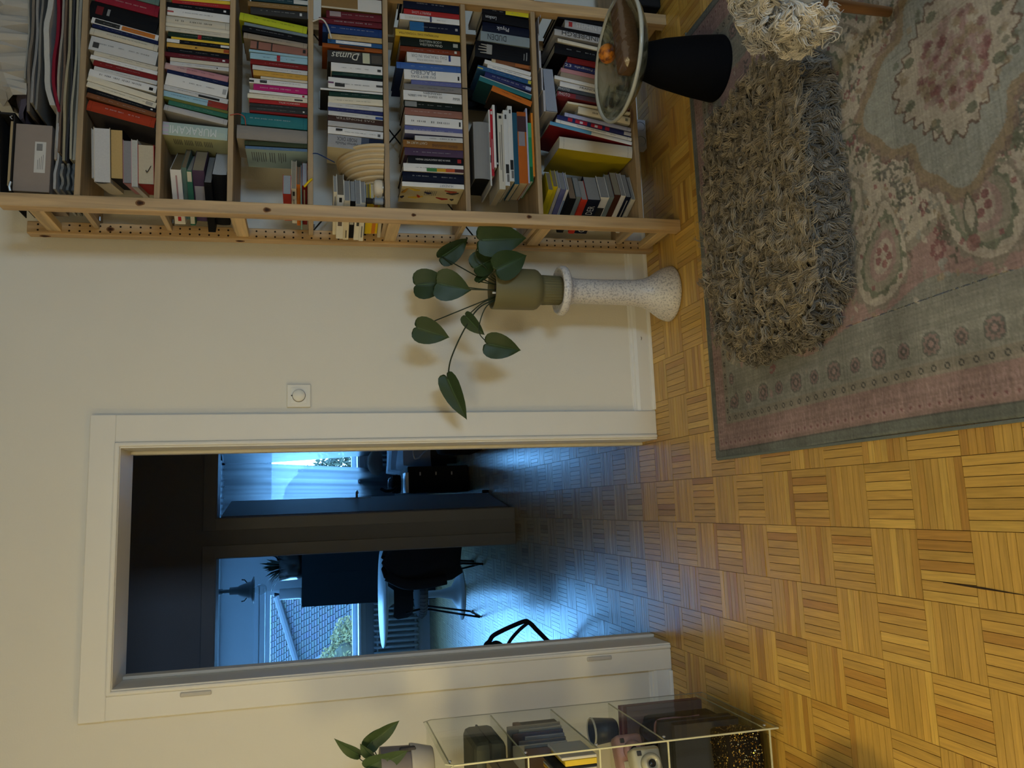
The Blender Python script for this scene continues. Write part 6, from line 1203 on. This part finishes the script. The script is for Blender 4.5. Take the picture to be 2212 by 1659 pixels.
m = MB(); m.tube([M4 @ Vector(p) for p in ((.012, .69, 0), (.012, .69, .05))], .012, (.02, .02, .02), 8); m.build('door_stop', MATTE, D, True)

# ---------------------------------------------------------------- kitchen
t = thing('pendant_lamp', 'industrial pendant lamp with bare bulb hanging in the kitchen', 'lamp', (-.618, 5.0, 1.895)); t.scale = (1.12, 1.12, 1.08)
m = MB(); m.tube([(0, 0, .27), (0, 0, .51)], .006, (.03, .03, .03), 6); m.build('cord', MATTE, t)
m = MB(); m.lathe([(.0, .29), (.022, .29), (.022, .255), (.016, .25), (.016, .20), (.032, .195), (.034, .13), (.045, .11), (.052, .09), (.06, .06), (.068, .04), (.072, .02), (.112, .0), (.108, -.002), (.06, .012), (0, .02)], (.10, .105, .11), 32); m.build('shade', METAL, t, True)
for sx in (-1, 1): m = MB(); m.tube([(.055*sx, 0, .05), (.085*sx, 0, .075), (.088*sx, 0, .10)], .005, (.03, .03, .03), 6); m.build('wing_screw', METAL, t)
m = MB(); m.lathe([(0, .01), (.016, .008), (.022, -.01), (.040, -.04), (.046, -.065), (.038, -.092), (.02, -.106), (0, -.11)], (1, 1, 1), 24); m.build('bulb', BULB, t, True)
t = thing('black_cabinet', 'tall black cabinet standing against the kitchen window wall', 'cabinet', (-.59, 6.5, 0))
m = MB(); m.bbox((-.355, -.24, .0), (.38, .24, 1.475), (.010, .018, .022), .003); m.build('carcass', MATTE, t); m = MB(); m.box((-.345, -.2425, .02), (.0, -.24, 1.46), (.011, .019, .023)); m.build('door', MATTE, t); m = MB(); m.box((.006, -.2425, .02), (.37, -.24, 1.46), (.011, .019, .023)); m.build('door', MATTE, t); m = MB(); m.lathe([(0, 0), (.01, 0)], (.05, .05, .05), 8, (-.02, -.244, 1.2)); m.build('knob', METAL, t)
t = thing('dark_pot_plant', 'spiky dark plant in a broad black pot on the black cabinet', 'plant', (-.50, 6.42, 1.4755))
m = MB(); m.lathe([(0, 0), (.14, 0), (.16, .05), (.165, .24), (.155, .24), (0, .22)], (.02, .018, .016), 28); m.build('pot', GLOSSY, t, True)
R = np.random.RandomState(3)
for k in range(46):
    a = R.uniform(0, 2*PI); l = R.uniform(.18, .34); b = (.08*math.cos(a), .08*math.sin(a), .22); e = R.uniform(.3, 1.25); tip = (b[0] + l*math.cos(a)*math.cos(e), b[1] + l*math.sin(a)*math.cos(e), .22 + l*math.sin(e)*.75)
    u = (Vector(tip) - Vector(b)); sd = u.cross(Vector((0, 0, 1))).normalized()*.013; md = Vector(b) + u*.5 + Vector((0, 0, .02)); m = MB(); m.quad([Vector(b) - sd*.6, md - sd, md + sd, Vector(b) + sd*.6], (.012, .022, .014)); m.quad([md - sd, Vector(tip), md + sd], (.012, .022, .014)); m.build('leaf', LEAFM, t)
t = thing('white_vase', 'white cylindrical vase standing at the cabinet edge by the window', 'vase', (-.80, 6.32, 1.4755))
m = MB(); m.lathe([(0, 0), (.058, 0), (.060, .01), (.060, .232), (.056, .236), (.052, .230), (0, .22)], (.52, .54, .56), 28); m.build('vase_body', PAINT, t, True)
m = MB()
for k in range(5): m.tube([(0, 0, .22), (.012*math.cos(k*1.3), .012*math.sin(k*1.3), .29)], [.006, .010], (.05, .05, .06), 6)
m.build('utensils', MATTE, t)
t = thing('round_table', 'round white pedestal table with thin edge in the kitchen', 'table', (-.72, 4.62, 0))
m = MB(); m.lathe([(0, .712), (.40, .716), (.445, .728), (.45, .736), (.445, .742), (0, .744)], (.62, .66, .68), 56); m.build('table_top', PAINT, t, True)
m = MB(); m.lathe([(0, 0), (.25, 0), (.25, .008), (.16, .03), (.06, .09), (.035, .2), (.032, .45), (.05, .62), (.12, .712)], (.55, .58, .60), 40); m.build('pedestal', PAINT, t, True)
def chair(label, loc, rz, coat):
    t = thing('kitchen_chair', label, 'chair', loc, rz, None); dk = (.016, .016, .018)
    m = MB(); m.lathe([(0, .43), (.17, .43), (.205, .445), (.215, .47), (.205, .497), (.17, .51), (0, .505)], (.20, .21, .22), 36); m.build('woven_seat', FABRIC, t, True)
    m = MB()
    for k in range(40): a = 2*PI*k/40; m.tube([(.19*math.cos(a), .19*math.sin(a), .437), (.216*math.cos(a), .216*math.sin(a), .468), (.2*math.cos(a), .2*math.sin(a), .5)], .006, (.13, .135, .14), 5)
    o = m.build('seat_weave', FABRIC, t); o['kind'] = 'stuff'
    for sx in (-1, 1):
        for sy in (-1, 1): m = MB(); m.tube([(.13*sx, .13*sy, .43), (.215*sx, .20*sy, .004)], .0085, (.03, .03, .032), 8); m.build('leg', METAL, t, True)
    for sx in (-1, 1): m = MB(); m.tube([(.215*sx, .2, .012), (.215*sx, -.2, .012)], .007, (.03, .03, .032), 8); m.build('runner', METAL, t, True)
    m = MB(); n = 14; V = []
    for j in range(5):
        for i in range(n + 1):
            a = -.95 + 1.9*i/n; z = .56 + .16*j/4; r = .225 + .02*j/4; k = .8 if j in (0, 4) else 1.; V.append((r*math.sin(a*k), r*math.cos(a*k), z))
    F = [(j*(n+1) + i, j*(n+1) + i + 1, (j+1)*(n+1) + i + 1, (j+1)*(n+1) + i) for j in range(4) for i in range(n)]; m.add(V, F, dk); m.build('backrest', MATTE, t, True)
    for sx in (-1, 1): m = MB(); m.tube([(.12*sx, .15, .48), (.14*sx, .19, .62)], .009, (.03, .03, .032), 8); m.build('back_post', METAL, t, True)
    return t
chair('black kitchen chair with woven round seat and tube legs beside the white table', (-.62, 3.92, 0), PI, False)
t = thing('coat', 'dark coat draped over a chair behind the hall pillar', 'coat', (-.33, 3.42, 0))
m = MB(); n = 14; R = np.random.RandomState(4)
rows = [(.82, .05, .02), (.80, .12, .05), (.70, .16, .07), (.55, .17, .075), (.42, .16, .075), (.30, .15, .07), (.22, .11, .05)]
V = [];
for (z, a, b) in rows:
    for i in range(24): w = 2*PI*i/24; k = 1 + .12*math.sin(w*5 + z*9); V.append((a*k*math.cos(w), b*k*math.sin(w), z + .02*math.sin(w*3)))
m.add(V, [(j*24 + i, j*24 + (i+1) % 24, (j+1)*24 + (i+1) % 24, (j+1)*24 + i) for j in range(len(rows)-1) for i in range(24)] + [tuple(range(24)), tuple(range((len(rows)-1)*24, len(rows)*24))], (.045, .036, .034)); m.build('coat_body', FABRIC, t, True)
m = MB(); m.tube(smoothpath([(-.10, -.03, .80), (-.17, -.05, .66), (-.17, -.06, .48), (-.15, -.06, .34)], 5), .04, (.04, .032, .031), 8); m.build('sleeve', FABRIC, t, True)
t = thing('draped_chair', 'dark tube-legged chair under the draped coat', 'chair', (-.19, 3.72, 0))
m = MB(); m.bbox((-.2, -.19, .43), (.2, .2, .47), (.02, .02, .022), .015); m.build('seat', MATTE, t)
m = MB(); m.bbox((-.19, -.2, .5), (.19, -.175, .79), (.02, .02, .022), .01); m.build('backrest', MATTE, t)
for sx in (-1, 1):
    for sy in (-1, 1): m = MB(); m.tube([(.16*sx, .16*sy, .44), (.20*sx, .20*sy, .004)], .010, (.03, .03, .032), 8); m.build('leg', METAL, t, True)

# ---------------------------------------------------------------- bedroom
SHEER = sheermat('sheer_curtain', (.20, .205, .21), .03)
def curtain(label, x0, x1, b0, b1, seed):
    """pleats from rail to hem; gathered towards b0..b1 at the bottom"""
    R = np.random.RandomState(seed); m = MB(); nx, nz = 90, 22; t = thing('curtain', label, 'curtain', ((x0 + x1)/2, 6.56, 0), 0, 'sheer bedroom curtains'); cx = (x0 + x1)/2; ph = R.uniform(0, 6, 3)
    def P(i, j):
        u, v = i/nx, j/nz; k = v**1.25 if v > .22 else 0; k = max(0, (v - .22)/.78); x = (x0 + (x1 - x0)*u)*(1 - k) + (b0 + (b1 - b0)*u)*k
        y = .034*math.sin(u*17 + ph[0]) + .016*math.sin(u*31 + ph[1]) + .004*math.sin(u*70 + ph[2]); return (x - cx, y*(.5 + .5*min(1, v*3)), 2.34 - (2.34 - .42)*v)
    for i in range(nx):
        for j in range(nz): m.quad([P(i, j), P(i+1, j), P(i+1, j+1), P(i, j+1)], (1, 1, 1))
    m.build('sheer_cloth', SHEER, t, True)
    m = MB()
    for k in range(11): x = x0 + (x1 - x0)*k/10 - cx; m.box((x - .012, -.006, 2.325), (x + .012, .006, 2.36), (.5, .52, .55))
    m.build('curtain_hook', PAINT, t)
curtain('sheer white curtain panel drawn toward the open bedroom door', .02, .650, .02, .55, 1); curtain('sheer white curtain panel on the plant side of the bedroom window', .653, 1.75, .73, 1.75, 2)
m = MB(); m.bbox((-.02, 6.53, 2.362), (3.3, 6.59, 2.40), (.70, .72, .74), .003); struct(m.build('trim_2', PAINT))
t = thing('bed', 'bed with rumpled grey duvet below the bedroom window', 'bed', (1.25, 5.6, 0))
m = MB(); m.bbox((-.78, -.95, .10), (.9, .85, .30), (.03, .03, .035), .01); m.build('bed_base', MATTE, t); m = MB(); m.bbox((-.77, -.94, .30), (.89, .84, .44), (.22, .24, .27), .04); m.build('mattress', FABRIC, t)
for sx in (-.72, .84):
    for sy in (-.9, .8): m = MB(); m.box((sx - .03, sy - .03, 0), (sx + .03, sy + .03, .1), (.03, .03, .03)); m.build('leg', MATTE, t)
m = MB(); n = 40; R = np.random.RandomState(12); G = R.rand(14, 14)
def dz(u, v):
    s = .0
    for k, (a, b, p) in enumerate(((9, 3, 0), (4, 11, 1.2), (13, 8, 2.2), (21, 5, .4), (6, 19, 2.9))): s += math.sin(a*u + b*v + p + 2*math.sin(3*v + k))/(k + 1.6)
    return s
V = [(-.80 + 1.72*i/n, -.97 + 1.84*j/n, .50 + .045*dz(i/n, j/n) + .06*(j/n > .45) - (.26 if i == 0 or j == 0 else .0)) for j in range(n + 1) for i in range(n + 1)]
m.add(V, [(j*(n+1) + i, j*(n+1) + i + 1, (j+1)*(n+1) + i + 1, (j+1)*(n+1) + i) for j in range(n) for i in range(n)], (.42, .44, .47)); m.build('duvet', FABRIC, t, True)
t = thing('brown_pillow', 'brown pillow leaning on the bed beside the curtain', 'pillow', (.60, 6.0, .60))
m = MB(); m.lathe([(0, 0), (.10, .01), (.15, .05), (.13, .12), (.07, .16), (0, .17)], (.16, .12, .10), 24); m.build('pillow_case', FABRIC, t, True)
t = thing('nightstand', 'black chest with pale metal corner on the bedroom floor behind the door', 'chest', (.345, 4.3, 0))
m = MB(); m.bbox((-.13, -.3, .02), (.10, .3, .555), (.010, .011, .013), .004); m.build('chest_body', MATTE, t); m = MB(); m.bbox((-.128, -.303, .545), (.05, -.10, .575), (.40, .44, .46), .004); m.build('metal_corner', METAL, t)
for z in (.16, .30, .44): m = MB(); m.bbox((.02, -.306, z), (.05, -.299, z + .012), (.4, .4, .4), .002); m.build('clasp', METAL, t)
t = thing('green_goggles', 'green-lensed goggles with dark strap lying on the black chest', 'goggles', (.30, 4.15, .5755))
m = MB()
m.lathe([(0, 0), (.05, .0), (.075, .03), (.075, .10), (.045, .135), (0, .14)], (.10, .30, .22), 20); m.build('lens', BULB, t, True); m = MB(); m.lathe([(.078, .028), (.084, .06), (.078, .10)], (.01, .012, .012), 20); m.build('rim', MATTE, t, True); m = MB(); m.tube(smoothpath([(.0, -.05, .05), (-.05, -.1, .10), (-.06, -.1, .16), (-.04, -.05, .20)], 5), .014, (.012, .012, .013), 6); m.build('strap', MATTE, t, True)
t = thing('wicker_basket', 'dark wicker basket with rounded corner on the bedroom floor', 'basket', (.83, 3.55, 0))
m = MB(); m.bbox((-.31, -.22, .004), (.30, .22, .345), (.030, .024, .019), .05); m.build('basket_body', FABRIC, t, True)
m = MB()
for k in range(16): m.tube([(-.30, -.222, .03 + k*.019), (.30, -.222, .03 + k*.019)], .005, (.022, .018, .014), 4)
o = m.build('wicker_weave', FABRIC, t); o['kind'] = 'stuff'
t = thing('bent_floor_lamp', 'thin chrome hoop standing behind the wicker basket', 'lamp', (.75, 4.0, 0))
m = MB(); m.tube(smoothpath([(.1, 0, .004), (.02, 0, .2), (-.20, 0, .42), (-.235, 0, .47), (-.20, 0, .50), (.1, 0, .52)], 6), .008, (.6, .6, .6), 8); m.build('hoop', METAL, t, True); m = MB(); m.lathe([(0, 0), (.09, 0), (.09, .012), (0, .014)], (.1, .1, .1), 24, (.1, 0, 0)); m.build('base', METAL, t, True)
t = thing('hanging_plant', 'dark leaf of a plant hanging by the bedroom curtain top', 'plant', (.86, 5.6, 2.409))
m = MB(); m.tube([(0, 0, 0), (0, 0, -.05)], .004, (.03, .03, .03), 6); m.build('hook', METAL, t); m = MB(); m.lathe([(0, -.05), (.10, -.06), (.13, -.10), (.10, -.2), (0, -.22)], (.02, .022, .02), 20); m.build('pot', MATTE, t, True)
for k, (dx, dzz, w) in enumerate(((-.24, -.16, .10), (-.16, -.26, .10), (.2, -.2, .1), (.05, -.34, .1))): leaf(t, (dx*.35, -.06, -.07), (dx, -.10, dzz), w, (-.2, -1, .3), .2, .1, (.010, .014, .010))
bpy.context.view_layer.update()
